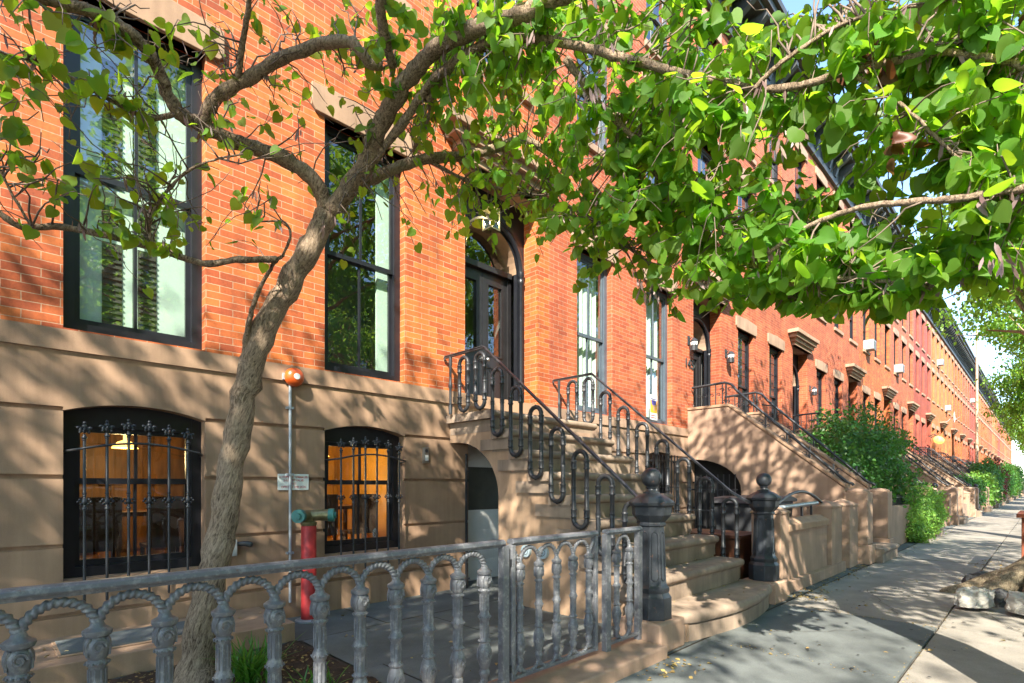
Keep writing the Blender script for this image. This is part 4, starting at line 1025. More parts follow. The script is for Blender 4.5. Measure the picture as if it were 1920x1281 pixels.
pier(6.48,.30,.92,'brownstone pier with pyramid cap touching the far newel post', d=.16)
pier(8.58,.52,.93,'wide brownstone pier at the far end of the low yard wall', y=-2.76, d=.16)
pier(9.43,.50,.93,'brownstone pier with pyramid cap against the second stair', y=-2.78, d=.16)
t = thing('arched_handrail', 'black arched iron rail bowed over the low yard wall', 'railing', (7.5,-2.75,0))
q = MB(); q.tube([(-1.0+2.1*i/16, 0, .96+.20*math.sin(math.pi*i/16)) for i in range(17)], .02, 8); q.build('bow', M['iron'], t, smooth=60)
q = MB(); q.tube([(-1.0,0,.97),(.75,0,1.0)], .026, 10); q.build('tube', M['galv'], t, smooth=60)
for x_ in (-.6,.1,.5):
    q = MB(); q.box(x_-.012,x_+.012,-.012,.012,.80,.98); q.build('post', M['iron'], t)
t = thing('yard_gate', 'narrow black iron gate between two brownstone piers', 'gate', (8.98,-2.78,0))
q = MB()
for i in range(4): q.box(-.12+.07*i-.008,-.12+.07*i+.008,-.008,.008,.08,.95)
q.box(-.14,.14,-.012,.012,.9,.93); q.box(-.14,.14,-.012,.012,.12,.15); q.build('bars', M['iron'], t)
# planter, bins
t = thing('wooden_planter', 'dark stained wooden planter box behind the far newel post', 'planter', (6.5,-2.1,0))
q = MB(); q.box(-.28,.35,-.4,.4,0,.62); q.build('box', M['wood_dark'], t, bevel=.008)
q = MB(); q.box(-.31,.38,-.43,.43,.62,.66); q.build('rim', M['wood_dark'], t, bevel=.005)
binr = thing('wheeled_bin', 'dark wheeled bin behind the low yard wall next to the far newel post', 'bin', (7.55,-2.05,0), 'bins behind the low yard wall')
q = MB(); q.add([(-.24,-.27,.08),(.24,-.27,.08),(.24,.27,.08),(-.24,.27,.08),(-.30,-.33,1.0),(.30,-.33,1.0),(.30,.33,1.0),(-.30,.33,1.0)],[(0,3,2,1),(0,1,5,4),(1,2,6,5),(2,3,7,6),(3,0,4,7),(4,5,6,7)]); q.build('body', M['dark_plastic'], binr, bevel=.02)
q = MB(); q.prism([(-.36,1.0),(.37,1.0),(.37,1.04),(.1,1.09),(-.3,1.07)],'y',-.36,.36); q.build('lid', M['dark_plastic'], binr, bevel=.01)
for a_ in (-.2,.2):
    q = MB(); q.tube([(a_-.03,.30,.09),(a_+.03,.30,.09)],.09,16); q.build('wheel', M['rubber'], binr)
b2 = copy_tree(binr); b2.location = (8.35,-2.0,0); b2['label'] = 'dark wheeled bin behind the low yard wall next to the second stair'
# generic yard edge for houses three onwards
for i in range(2, 15):
    ox = PITCH*i; nm = names2[i-1]
    st = ['brown_pink','brown'][i%2]
    t = thing('low_stone_wall', 'low brownstone yard wall in front of the %s house' % nm, 'wall', (ox+1.9,-2.75,0), 'low yard walls')
    q = MB(); q.box(-1.6,1.4,-.12,.12,0,.32+.25*(i%3)); q.build('panel', M[st], t, bevel=.01)
    pier(ox+.35,.34,.95,'brownstone pier at the near end of the yard wall of the %s house' % nm, stone=st)
    pier(ox+3.35,.34,.95,'brownstone pier at the gate of the %s house' % nm, stone=st)
    if i in (2,3,4,6):
        t = thing('yard_fence', 'black iron picket fence in front of the %s house' % nm, 'fence', (ox+1.9,-2.75,0), 'black picket fences')
        q = MB(); zb = .32+.25*(i%3)
        for k in range(22): q.box(-1.5+.13*k-.008,-1.5+.13*k+.008,-.008,.008,zb,1.05)
        q.box(-1.55,1.35,-.012,.012,.98,1.0); q.build('pickets', M['iron'], t)
for (x_, lab) in ((16.3,'black iron newel post with ball in front of the third house'),(19.0,'black iron newel post with ball in front of the fourth house'),(28.6,'black iron newel post with ball in front of the fifth house'),(31.5,'black iron newel post with ball in front of the sixth house')):
    newel(x_,-2.80,.1,lab,1.06,'ball topped newel posts farther along',mat='iron')

# air conditioners, dish, pole
def aircon(i, wx, z, label, s=1.0):
    t = thing('air_conditioner', label, 'air conditioner', (PITCH*i+sum(wx)/2, -.2, z), 'window air conditioners')
    q = MB(); q.box(-.34*s,.34*s,-.10,.25,0,.50*s); q.build('case', M['grey_box'], t, bevel=.015)
    q = MB()
    for k in range(6): q.box(-.28*s,.28*s,-.106,-.10,.04+.05*k,.055+.05*k)
    for k in range(5): q.box(-.343*s,-.34*s,-.07,.12,.05+.05*k,.06+.05*k)
    q.build('grille', M['dark_plastic'], t)
for a in ((4,W1,UZ[0],'white air conditioner in the second floor window of the fifth house'),(5,W1,UZ[0],'white air conditioner in the second floor window of the sixth house'),(7,W2,TZ[0]+.02,'white air conditioner in the top floor window of the eighth house'),(11,W1,TZ[0],'white air conditioner in the top floor window of the twelfth house'),(8,W1,UZ[0],'white air conditioner in the second floor window of the ninth house')): aircon(*a, s=.75)
t = thing('satellite_dish', 'white satellite dish on a bracket on the facade of the eighth house', 'satellite dish', (PITCH*7+5.0,-.55,5.9))
q = MB(); q.lathe((0,0,0),[(.02,0),(.2,.03),(.36,.09),(.37,.10),(.2,.045),(.01,.015)],24); q.v=[(p[0],-p[2],p[1]) for p in q.v]; q.build('dish', M['white'], t, smooth=60)
q = MB(); q.tube([(0,0,0),(0,.3,-.3),(0,.55,-.3)],.025,8); q.tube([(0,0,-.3),(0,-.4,0)],.012,6); q.build('arm', M['grey_box'], t)
t = thing('utility_pole', 'tall thin pale pole standing against the facades halfway along the row', 'pole', (51,-1.5,0))
q = MB(); q.lathe((0,0,0),[(.10,0),(.09,5),(.07,12.6)],12); q.build('shaft', basic('pale_pole',(.45,.33,.22),rough=.8), t, smooth=60)
q = MB(); q.tube([(0,0,1.5),(.9,.0,3.2)],.03,6); q.build('brace', M['galv'], t)
def globe(x, z, label):
    t = thing('globe_lamp', label, 'wall lamp', (x,-.45,z), 'golden globe lamps')
    q = MB(); q.ball((0,0,0),.22,16); q.build('globe', emit_mat('amber_globe',(.9,.5,.12),.5), t, smooth=90)
    q = MB(); q.tube([(0,0,.2),(0,.2,.35),(0,.44,.2)],.025,8); q.build('bracket', M['iron'], t, smooth=60)
globe(PITCH*6+4.9, 4.0, 'golden globe lamp on the facade of the seventh house, nearer one'); globe(PITCH*6+5.75, 4.0, 'golden globe lamp on the facade of the seventh house, farther one')

# ---------------------------------------------------------------- foliage
def heart(n=5):
    o = [(0,0),(.20,-.10),(.42,-.05),(.53,.18),(.50,.42),(.33,.70),(.12,.90),(0,1.02)]
    vs_ = []; fs = []
    # midrib points and side outline, folded a little and cupped
    for (x_, y_) in o: vs_.append((x_, y_, .16*x_-.10*(y_-.4)**2-.0))
    for (x_, y_) in o[1:-1]: vs_.append((-x_, y_, .16*x_-.10*(y_-.4)**2))
    m = len(o)
    mid = (0,.45,-.0); vs_.append(mid); c = len(vs_)-1
    for i in range(m-1): fs.append((c, i, i+1))
    lft = [0]+list(range(m, m+m-2))+[m-1]
    for i in range(len(lft)-1): fs.append((c, lft[i+1], lft[i]))
    return np.array(vs_, float), fs
def oval():
    vs_ = [(0,0,0),(.3,.3,.08),(.28,.65,.06),(0,1,-.05),(-.28,.65,.06),(-.3,.3,.08)]
    return np.array(vs_, float), [(0,1,2,3),(0,3,4,5)]
def quadleaf():
    return np.array([(0,0,0),(.42,.45,.10),(0,1,-.04),(-.42,.45,.10)], float), [(0,1,2),(0,2,3)]
def rot_batch(nrm, ang, rng):
    n = nrm.shape[0]
    z = nrm/np.linalg.norm(nrm,axis=1,keepdims=True)
    return z
def leaf_mesh(name, tmpl, pos, ydir, nrm, size, mat, smooth=True):
    """pos (n,3) stem point, ydir: leaf pointing direction, nrm: leaf normal, size (n,)"""
    V, F = tmpl; n = len(pos)
    y = ydir/np.maximum(1e-6,np.linalg.norm(ydir,axis=1,keepdims=True))
    z = nrm-(nrm*y).sum(1,keepdims=True)*y; z /= np.maximum(1e-6,np.linalg.norm(z,axis=1,keepdims=True))
    x = np.cross(y, z)
    q_ = np.random.default_rng(n); zk = q_.uniform(-.4,2.8,n)[:,None,None]; xk = q_.uniform(.78,1.08,n)[:,None,None]
    P = pos[:,None,:] + size[:,None,None]*(xk*V[None,:,0:1]*x[:,None,:]+V[None,:,1:2]*y[:,None,:]+zk*V[None,:,2:3]*z[:,None,:])
    k = V.shape[0]; co = P.reshape(-1,3)
    me = bpy.data.meshes.new(name); me.vertices.add(len(co)); me.vertices.foreach_set('co', co.ravel().astype(np.float32))
    fl = [len(f) for f in F]; idx = np.concatenate([np.array(f) for f in F])
    tot = (idx[None,:]+ (np.arange(n)*k)[:,None]).ravel()
    me.loops.add(len(tot)); me.loops.foreach_set('vertex_index', tot.astype(np.int32))
    lt = np.tile(np.array(fl), n); ls = np.concatenate([[0],np.cumsum(lt)[:-1]])
    me.polygons.add(len(lt)); me.polygons.foreach_set('loop_start', ls.astype(np.int32)); me.polygons.foreach_set('loop_total', lt.astype(np.int32))
    me.update(calc_edges=True); me.validate(); me.materials.append(mat)
    if smooth: me.shade_smooth()
    return me
def addobj(name, me, parent=None, loc=None):
    o = bpy.data.objects.new(name, me); C.objects.link(o); o.parent = parent
    if loc: o.location = loc
    return o

# ---- the near tree
rng = np.random.default_rng(11)
tree = thing('redbud_tree', 'leaning multi branched tree with heart shaped leaves in the front yard soil', 'tree', (0,0,0))
BR = [  # (name, radius start, radius end, points as (bearing x, bearing y, distance))
 (.125,.088,[(368,1285,3.32),(375,1200,3.36),(395,1090,3.42),(418,980,3.48),(436,860,3.52),(462,720,3.55),(505,600,3.56),(560,500,3.56),(600,430,3.56),(618,395,3.56)]),
 (.064,.032,[(612,400,3.56),(600,355,3.5),(560,315,3.42),(500,285,3.33),(440,265,3.25),(375,235,3.15),(335,212,3.05),(315,175,3.0),(285,110,2.9),(240,60,2.8),(170,22,2.7),(90,0,2.6),(20,-30,2.5)]),
 (.020,.008,[(330,212,3.05),(280,222,2.98),(220,195,2.9),(150,155,2.8),(80,120,2.7),(0,100,2.6),(-60,90,2.5)]),
 (.050,.030,[(380,232,3.15),(405,185,3.12),(450,155,3.1),(520,115,3.08),(590,85,3.06),(650,78,3.05),(675,95,3.06),(695,120,3.1),(715,122,3.15)]),
 (.022,.018,[(445,160,3.1),(452,100,3.0),(462,40,2.9),(472,-30,2.8)]),
 (.072,.050,[(620,400,3.56),(655,350,3.5),(690,300,3.42),(705,250,3.35),(735,195,3.26),(770,140,3.18),(820,90,3.08),(880,58,2.98),(960,32,2.85),(1060,-10,2.7),(1150,-60,2.6)]),
 (.038,.034,[(712,-20,2.9),(720,60,3.05),(738,125,3.2)]),
 (.050,.030,[(640,370,3.56),(680,345,3.6),(720,325,3.66),(790,300,3.75),(870,292,3.85),(930,278,3.95),(975,262,4.05),(1010,275,4.1),(1050,305,4.2),(1090,335,4.3),(1130,370,4.4)]),
 (.036,.014,[(700,300,3.42),(760,225,3.3),(800,165,3.2),(850,118,3.1),(920,78,3.0),(1000,72,2.9),(1090,88,2.8),(1180,112,2.72),(1280,138,2.6),(1380,160,2.5),(1440,168,2.45),(1510,158,2.4),(1590,135,2.3),(1660,118,2.25),(1740,103,2.2),(1830,104,2.1),(1930,130,2.05)]),
 (.030,.024,[(800,190,3.25),(860,110,3.2),(920,88,3.15),(980,75,3.1)]),
 (.020,.013,[(775,285,3.7),(800,230,3.5),(815,180,3.4),(835,120,3.3)]),
 (.016,.006,[(1415,165,2.45),(1450,130,2.4),(1500,92,2.35),(1560,55,2.3),(1640,25,2.2),(1740,8,2.1),(1850,-20,2.0)]),
 (.013,.006,[(1590,135,2.3),(1640,165,2.25),(1700,205,2.2),(1740,245,2.15),(1800,300,2.1)]),
 (.026,.012,[(1060,110,2.85),(1120,190,2.9),(1170,240,2.95),(1210,290,3.0),(1250,360,3.05),(1300,395,3.05)]),
 (.024,.010,[(1290,375,3.0),(1330,410,2.95),(1370,450,2.9),(1410,495,2.85),(1450,540,2.8),(1500,565,2.75)]),
 (.016,.008,[(1430,545,2.8),(1500,530,2.6),(1580,522,2.45),(1650,526,2.35),(1740,540,2.2)]),
 (.020,.012,[(1950,345,1.9),(1880,360,1.95),(1800,372,2.0),(1700,380,2.1),(1620,388,2.2),(1550,410,2.3),(1490,440,2.4),(1440,475,2.5)]),
 (.018,.008,[(800,300,3.8),(870,335,3.75),(940,355,3.7),(1020,372,3.6),(1100,405,3.5),(1160,450,3.4),(1200,480,3.35)]),
 (.030,.012,[(455,700,3.55),(462,640,3.5),(470,590,3.45),(488,540,3.4),(510,500,3.32),(528,480,3.28)]),
 (.026,.018,[(520,487,3.3),(450,487,3.2),(380,493,3.1),(290,465,3.0),(200,442,2.9),(110,425,2.8),(40,425,2.7),(0,400,2.65),(-50,370,2.6)]),
 (.015,.006,[(292,465,3.0),(278,430,3.0),(300,375,2.95),(345,325,2.92),(400,300,2.9),(455,288,2.9)]),
 (.010,.005,[(60,425,2.75),(20,360,2.7),(0,320,2.65),(-30,280,2.6)]),
 (.012,.005,[(530,480,3.28),(545,440,3.2),(530,415,3.2),(470,418,3.15)]),
]
def resample(pts_, k=5):
    out = []
    n = len(pts_)
    for i in range(n-1):
        p0, p1, p2, p3 = pts_[max(0,i-1)], pts_[i], pts_[i+1], pts_[min(n-1,i+2)]
        for j in range(k):
            t = j/k
            out.append(.5*((2*p1)+(-p0+p2)*t+(2*p0-5*p1+4*p2-p3)*t*t+(-p0+3*p1-3*p2+p3)*t*t*t))
    out.append(pts_[-1]); return out
trunk = MB(); brs = []
for bi, (r0, r1, pl) in enumerate(BR):
    P = resample([pt(*p) for p in pl], 6)
    n_ = len(P)
    jr = .012 if bi == 0 else .006
    P = [p+Vector((rng.normal(0,r0*.05),rng.normal(0,r0*.05),rng.normal(0,r0*.05))) for p in P]
    rad = []
    for j in range(n_):
        r_ = (r0+(r1-r0)*(j/(n_-1))**.8)*(.78 if bi==0 else .82)
        if bi == 0: r_ += .07*max(0,1-j/5)**1.6
        rad.append(r_*(1+.06*math.sin(j*1.3+bi)+rng.normal(0,.03)))
    trunk.tube(P, rad, 18 if bi < 1 else (12 if r0 > .03 else 8))
    brs.append((P, rad))
# lumpy bark on the trunk itself
tv = []
import mathutils
for v in trunk.v:
    p = Vector(v); nn = mathutils.noise.noise(p*9)*.008+mathutils.noise.noise(Vector((p.x*30,p.y*30,p.z*7)))*.006
    d = mathutils.noise.noise_vector(p*12)*.006 + mathutils.noise.noise_vector(Vector((p.x*35,p.y*35,p.z*9)))*.005
    tv.append(tuple(p+d*.7))
trunk.v = tv
trunk.build('trunk', M['bark'], tree, smooth=180)
# sample points along all branches for attaching twigs
samp = []; sr = []
for P, rad in brs[1:]:
    for p, r_ in zip(P, rad): samp.append(tuple(p)); sr.append(r_)
samp = np.array(samp)
twigs = MB(); LP=[]; LY=[]; LN=[]; LS=[]; PP=[]; PY=[]
def twig(a, b, r0, r1, sag, leaves, lsize, pods=0, wob=.04):
    a = np.array(a,float); b = np.array(b,float); d = b-a; Ln = np.linalg.norm(d)
    n_ = max(4, int(Ln/.09)); pts_ = []; off = np.zeros(3)
    for i in range(n_+1):
        t = i/n_; off = off*.75+rng.normal(0,wob*.35,3)
        p = a+d*t+np.array([0,0,sag*4*t*(1-t)*Ln])+off*min(1,t*3); pts_.append(p)
    twigs.tube([Vector(p) for p in pts_], [r0+(r1-r0)*i/n_ for i in range(n_+1)], 5)
    # side spurs
    for k in range(leaves):
        t = 1-(rng.random()**1.4)*.75; i = min(n_-1, int(t*n_)); f = t*n_-i; p = pts_[i]*(1-f)+pts_[i+1]*f
        dirn = rng.normal(0,1,3); dirn[2] = dirn[2]*.5-.75; dirn /= np.linalg.norm(dirn)
        st = p+dirn*.025+rng.normal(0,.012,3)
        LP.append(st); LY.append(dirn*np.array([1,1,1.0])+np.array([0,0,-.35])); nr = rng.normal(0,.8,3); nr[2] += .55; nr[1] -= .35; LN.append(nr); LS.append(lsize*.88*rng.uniform(.5,1.2))
    for k in range(pods):
        t = rng.random(); i = min(n_-1,int(t*n_)); PP.append(pts_[i]+rng.normal(0,.008,3)); PY.append(np.array([rng.normal(0,.25),rng.normal(0,.25),-1]))
    return pts_
def cloud(px, py, sx_, sy_, z0, z1, n, lv, ls, reach=1.0, pods=.15):
    for _ in range(n):
        qx, qy = rng.normal(px,sx_), rng.normal(py,sy_); z = rng.uniform(z0,z1)+(.35 if px > 1000 else .1)
        b = np.array(pt(qx,qy,z)); dd = np.linalg.norm(samp-b,axis=1)
        order = np.argsort(dd)[:14]; a = samp[order[rng.integers(0,14)]]
        ln = np.linalg.norm(a-b)
        if ln > reach: # start from a point on an extra bough
            a = a
        if px > 1000 and rng.random() < .30: lv_ = 0
        else: lv_ = int(lv*(1.05 if px > 1000 else .8))
        twig(a, b, .0042+.0012*ln, .0016, .10, lv_, ls, pods=int(rng.random()<pods)*4)
# right hand canopy: bands following the drooping boughs
for (px,py,sx_,sy_,z0,z1,n,lv,ls) in [
 (1150,120,90,80,2.3,3.3,34,16,.085),(1330,100,90,80,2.0,3.2,38,16,.088),(1500,70,80,60,1.9,3.0,22,15,.088),(1700,60,100,55,1.7,2.6,34,15,.09),(1850,120,60,90,1.6,2.4,30,15,.09),
 (1120,260,90,80,2.4,3.6,36,16,.082),(1290,270,90,80,2.1,3.2,40,16,.088),(1450,300,80,70,2.0,3.0,26,16,.09),(1760,250,90,70,1.7,2.6,28,15,.09),(1880,280,50,90,1.6,2.3,24,14,.09),
 (1200,420,80,60,2.6,3.5,34,16,.080),(1350,430,80,60,2.3,3.2,36,16,.085),(1500,460,70,50,2.0,2.8,32,16,.088),(1630,490,70,45,1.9,2.6,36,15,.088),(1800,480,75,42,1.7,2.4,42,15,.09),(1890,440,50,55,1.6,2.2,26,14,.09),
 (1240,540,60,26,2.6,3.3,14,10,.080),(1300,575,30,22,2.6,3.1,8,10,.080),(1440,545,60,18,2.3,2.8,16,12,.085),(1600,560,50,20,2.0,2.5,16,12,.088),(1700,565,30,22,1.8,2.2,8,10,.09),(1060,450,40,28,2.9,3.6,14,11,.078),
 (980,360,60,50,3.0,4.2,22,10,.075),(880,390,50,30,3.2,4.0,16,8,.072),(1000,180,90,90,2.6,3.8,34,13,.078),(860,230,80,70,3.0,4.0,20,9,.075),(830,60,90,50,2.7,3.6,24,12,.08),(980,30,80,40,2.5,3.2,22,14,.082),
 (700,60,90,50,3.0,3.7,16,10,.074),(880,140,90,60,3.0,3.9,22,11,.074),(760,200,70,50,3.4,4.0,10,8,.07),(1060,40,90,40,2.6,3.3,20,14,.08),
 (1580,220,70,80,2.0,2.8,14,13,.085),(1620,380,70,50,2.0,2.8,12,12,.085),(1440,190,60,60,2.2,3.0,12,13,.085),(1280,30,80,40,2.2,3.0,14,14,.082),
 (560,60,90,50,2.9,3.6,10,7,.078),(500,240,60,50,3.1,3.6,8,5,.075),(660,180,50,70,3.1,3.7,9,6,.075),(700,420,50,40,3.4,4.0,5,4,.075),
 (300,100,50,40,2.6,3.0,6,5,.085),(190,70,60,40,2.3,2.7,8,5,.092),(60,60,50,50,2.1,2.5,9,6,.095),(50,190,40,45,2.2,2.6,8,6,.09),(200,300,60,50,2.6,3.0,6,5,.085),(230,370,40,30,2.6,3.0,6,5,.085),(340,430,50,28,2.8,3.1,8,5,.08),(450,300,40,40,3.0,3.3,4,4,.075),(80,260,60,40,2.3,2.7,5,5,.09),
 (460,430,40,20,3.1,3.4,4,4,.072),(640,470,20,14,3.4,3.6,3,3,.07)]:
    cloud(px,py,sx_,sy_,z0,z1,n,lv,ls)
# bare twigs on the left half
for _ in range(150):
    qx, qy = rng.uniform(-30,900), rng.uniform(-20,430); z = 2.3+1.1*max(0,qx)/700+rng.uniform(-.15,.4)
    b = np.array(pt(qx,qy,z)); dd = np.linalg.norm(samp-b,axis=1); a = samp[np.argsort(dd)[:20][rng.integers(0,20)]]
    pp_ = twig(a, b, .0055, .002, rng.normal(.05,.08), int(rng.random()<.25)*2, .07, pods=int(rng.random()<.3)*3, wob=.06)
    if rng.random() < .7:
        c_ = pp_[len(pp_)//2]; twig(c_, c_+rng.normal(0,.18,3), .003, .0015, .03, int(rng.random()<.3)*2, .065, wob=.05)
# hanging twigs at right
for _ in range(26):
    qx = rng.uniform(1050,1920); qy = rng.uniform(150,560); z = 3.1-1.2*(qx-1050)/870+rng.uniform(-.2,.3)
    b = np.array(pt(qx,qy,z)); a = b+np.array([rng.normal(0,.15),rng.normal(0,.15),rng.uniform(.2,.45)]); twig(a,b,.0024,.0014,.05,3,.08,wob=.08)
twigs.build('twigs', M['twig'], tree, smooth=180, fix=False)
LP=np.array(LP); me = leaf_mesh('leaves', heart(), LP, np.array(LY), np.array(LN), np.array(LS), M['leaf']); addobj('leaves', me, tree)
print('near leaves', len(LP))
# seed pods
pods_t = (np.array([(0,0,0),(.09,.3,.02),(.09,.7,.02),(0,1,0),(-.09,.7,-.02),(-.09,.3,-.02)],float), [(0,1,2,3),(0,3,4,5)])
for (px,py,z,n) in ((810,400,3.55,0),(620,415,3.45,7),(405,200,3.1,10),(1000,60,2.85,22),(830,110,3.1,14),(1100,170,2.7,26),(980,130,3.0,14),(1490,250,2.4,14),(1270,240,2.6,10),(960,250,3.9,14),(1180,330,3.0,14),(1880,480,1.9,16),(1310,500,2.9,16),(1220,530,3.1,16),(1440,470,2.6,14),(690,310,3.5,10),(1140,60,2.7,14)):
    for _ in range(n):
        PP.append(np.array(pt(px+rng.normal(0,18),py+rng.normal(0,14),z+rng.normal(0,.04)))); PY.append(np.array([rng.normal(0,.35),rng.normal(0,.35),-1]))
PP=np.array(PP); n_=len(PP); addobj('seed_pods', leaf_mesh('seed_pods', pods_t, PP, np.array(PY), rng.normal(0,1,(n_,3)), rng.uniform(.05,.085,n_), M['pod']), tree)
# dry curled leaves
dp=[];
for (px,py,z,n) in ((1640,90,2.3,6),(1700,270,2.2,4),(1680,300,2.2,2),(1660,115,2.3,4),(1840,60,2.3,3),(235,288,2.7,1)):
    for _ in range(n): dp.append(np.array(pt(px+rng.normal(0,26),py+rng.normal(0,20),z+rng.normal(0,.03))))
dp=np.array(dp); n_=len(dp); yd_=rng.normal(0,.6,(n_,3)); yd_[:,2]-=.8
hv, hf = heart(); hv = hv.copy(); hv[:,2] += .9*np.abs(hv[:,0])
addobj('dry_leaves', leaf_mesh('dry_leaves', (hv,hf), dp, yd_, rng.normal(0,1,(n_,3)), rng.uniform(.045,.075,n_), M['leaf_dead']), tree)

# ---- street trees
def crown(seed, R_, H_, nclump, nleaf, lsize, flat=.8):
    g = np.random.default_rng(seed)
    c = g.normal(0,1,(nclump,3)); c /= np.linalg.norm(c,axis=1,keepdims=True); rad = g.random(nclump)**.45
    c = c*rad[:,None]*np.array([R_,R_,H_])
    w_ = g.uniform(.5,1.5,nclump); w_ /= w_.sum(); idx = g.choice(nclump,nleaf,p=w_)
    sc = g.uniform(.07,.14,nclump)*R_
    p = c[idx]+g.normal(0,1,(nleaf,3))*sc[idx][:,None]*np.array([1,1,.55])
    y = g.normal(0,1,(nleaf,3)); y[:,2] -= .6; nr = g.normal(0,.7,(nleaf,3)); nr[:,2] += .8
    return leaf_mesh('crown', quadleaf(), p, y, nr, g.uniform(.7,1.3,nleaf)*lsize, M['leaf_far'], smooth=False), c
def trunk_me(seed, H_, zc, c):
    g = random.Random(seed); q = MB()
    P = [Vector((g.gauss(0,.05)*i, g.gauss(0,.05)*i, zc*i/7)) for i in range(8)]
    q.tube(P, [.24-.018*i+(.12 if i==0 else 0) for i in range(8)], 12)
    for k in range(0, len(c), 2):
        e = Vector(c[k])+Vector((0,0,zc+.6)); b = P[4+(k%4)]
        m_ = b.lerp(e,.5)+Vector((0,0,.25)); q.tube([b,m_,e],[.07,.04,.012],6)
    return q.mesh('trunk', M['bark'], 180)
cm = []
for s_, (R_,H_,nc,nl,zc) in enumerate(((3.6,2.9,120,17000,7.2),(4.2,3.4,150,23000,8.2),(3.2,3.2,105,16000,7.6),(3.8,3.6,150,42000,7.4))):
    a, c = crown(20+s_, R_, H_, nc, nl, .13); cm.append((a, trunk_me(40+s_, H_, zc-1.2, c), zc))
def street_tree(x, y, kind, rz, label, s=1.0, group='street trees along the kerb', dz=0):
    t = thing('street_tree', label, 'tree', (x,y,0), group, rz); t.scale=(s,s,s)
    addobj('trunk', cm[kind][1], t); o = addobj('crown', cm[kind][0], t); o.location = (0,0,cm[kind][2]+dz)
    return t
ST = [(3.6,-5.5,0,2.2,.95),(-15.5,-5.35,0,.3,1.0),(-9.2,-5.4,1,1.9,.92),(-4.1,-5.45,2,4.0,.86),(16.5,-5.3,2,5.1,1.0),(25.5,-5.3,0,2.7,1.02),(37,-5.2,3,4.4,1.12),(48,-5.2,3,1.2,1.1),(60,-5.2,3,3.3,1.15),(73,-5.2,3,5.6,1.1),(87,-5.2,3,.9,1.1),(102,-5.2,3,2.0,1.1),(120,-5.2,3,3.0,1.1)]
LB = ['beside the near stair on the kerb','far behind the camera position','behind the camera position','just before the front fence on the kerb','second past the tree with granite blocks','third past the tree with granite blocks','with its crown against the sky right of the cornices','next after the one against the sky','fourth from the end of the row','third from the end of the row','second from the end of the row','near the end of the row','at the very end of the row']
for i,(x_,y_,k_,rz_,s_) in enumerate(ST):
    o = street_tree(x_,y_-(.5 if x_ > 20 else 0),k_,0,'green leafy street tree '+LB[i], s_, dz=(-2.0 if x_ > 30 else 0))
    if i == 0: [c for c in o.children if c.name.startswith('crown')][0].location.y = -1.3
    if x_ > 10: o.scale = (s_, s_*(.62 if x_ > 30 else .9), s_*1.08)
for i,(x_,k_,rz_) in enumerate(((-7,1,.5),(0,2,2.2),(6.5,0,4),(14,1,5),(24,0,1))): street_tree(x_,-14.6,k_,rz_,'leafy tree across the street, number %s from the corner'%('one','two','three','four','five')[i],1.0,'trees across the street')

# tree with root flare at right, granite blocks, timber
t = thing('street_tree', 'kerb tree at the edge of the frame with a wide root flare among granite blocks', 'tree', (8.35,-5.05,0))
q = MB(); P = [Vector((0,0,-.05)),Vector((-.02,-.02,.15)),Vector((.0,-.06,.45)),Vector((.06,-.16,.9)),Vector((.2,-.4,2)),Vector((.3,-.6,3.5)),Vector((.4,-.8,6.5))]
P = resample(P,5); n_=len(P); q.tube(P,[.19+.30*max(0,1-i/8)**2 for i in range(n_)],22)
for (dx,dy,r_) in ((-.55,.55,.10),(-.75,.15,.09),(-.3,.7,.08),(.6,.4,.1)):
    q.tube(resample([Vector((0,0,.45)),Vector((dx*.45,dy*.45,.2)),Vector((dx,dy,.03)),Vector((dx*1.4,dy*1.3,-.08))],4),[r_*1.6*(1-i/16)+.03 for i in range(13)],10)
q.v = [tuple(Vector(v)+mathutils.noise.noise_vector(Vector(v)*6)*.03) for v in q.v]
q.build('trunk', bark_mat('mossy_bark',(.10,.07,.04),(.36,.29,.19)), t, smooth=180)
o = addobj('crown', cm[2][0], t); o.location=(.4,-1.0,7.8)
def rock(loc, s, mat, label, seed, rz=0):
    bm = bmesh.new(); bmesh.ops.create_icosphere(bm, subdivisions=4, radius=1)
    for v in bm.verts:
        p = v.co.copy(); m_ = max(abs(p.x),abs(p.y),abs(p.z)); p = p*(.55/ max(m_,.01))*.6+p*.4
        p += mathutils.noise.noise_vector(p*1.7+Vector((seed,0,0)))*.2+mathutils.noise.noise_vector(p*5+Vector((seed,3,0)))*.12+mathutils.noise.noise_vector(p*14)*.05
        v.co = Vector((p.x*s[0],p.y*s[1],max(-.2,p.z)*s[2]))
    me = bpy.data.meshes.new('granite_block'); bm.to_mesh(me); bm.free(); me.materials.append(mat); me.shade_smooth(); me.set_sharp_from_angle(angle=R(28))
    o = addobj('granite_block', me); o.location=loc; o.rotation_euler=(0,0,rz); tag(o, label, 'stone', 'rough stones round the kerb tree')
def gp(px,py): 
    v=(py-911)/1000; z=EYE/v; u=(px-960)/1000; return (.70711*z*(1+u), .70711*z*(1-u)-5, 0)
g_=gp(1822,1146); rock((g_[0]+.10,g_[1]-.02,.08),(.24,.16,.19),M['rock'],'pale rough granite block at the foot of the kerb tree, nearer the houses',1.3,-.5)
g_=gp(1908,1156); rock((g_[0]+.05,g_[1]-.05,.08),(.24,.17,.20),M['rock'],'pale rough granite block at the frame edge beside the kerb tree',4.1,.2)
g_=gp(1836,1108); rock((g_[0]+.12,g_[1],.05),(.27,.2,.19),M['rockdark'],'dark rounded stone behind the pale granite blocks',7.7,.3)
g_=gp(1868,1138); rock((g_[0]+.08,g_[1]-.02,.03),(.16,.12,.18),M['rockdark'],'small dark stone between the two pale granite blocks',9.7,.3)
t = thing('tree_guard', 'red brown timber tree guard post at the frame edge', 'tree guard', (10.1,-4.82,0))
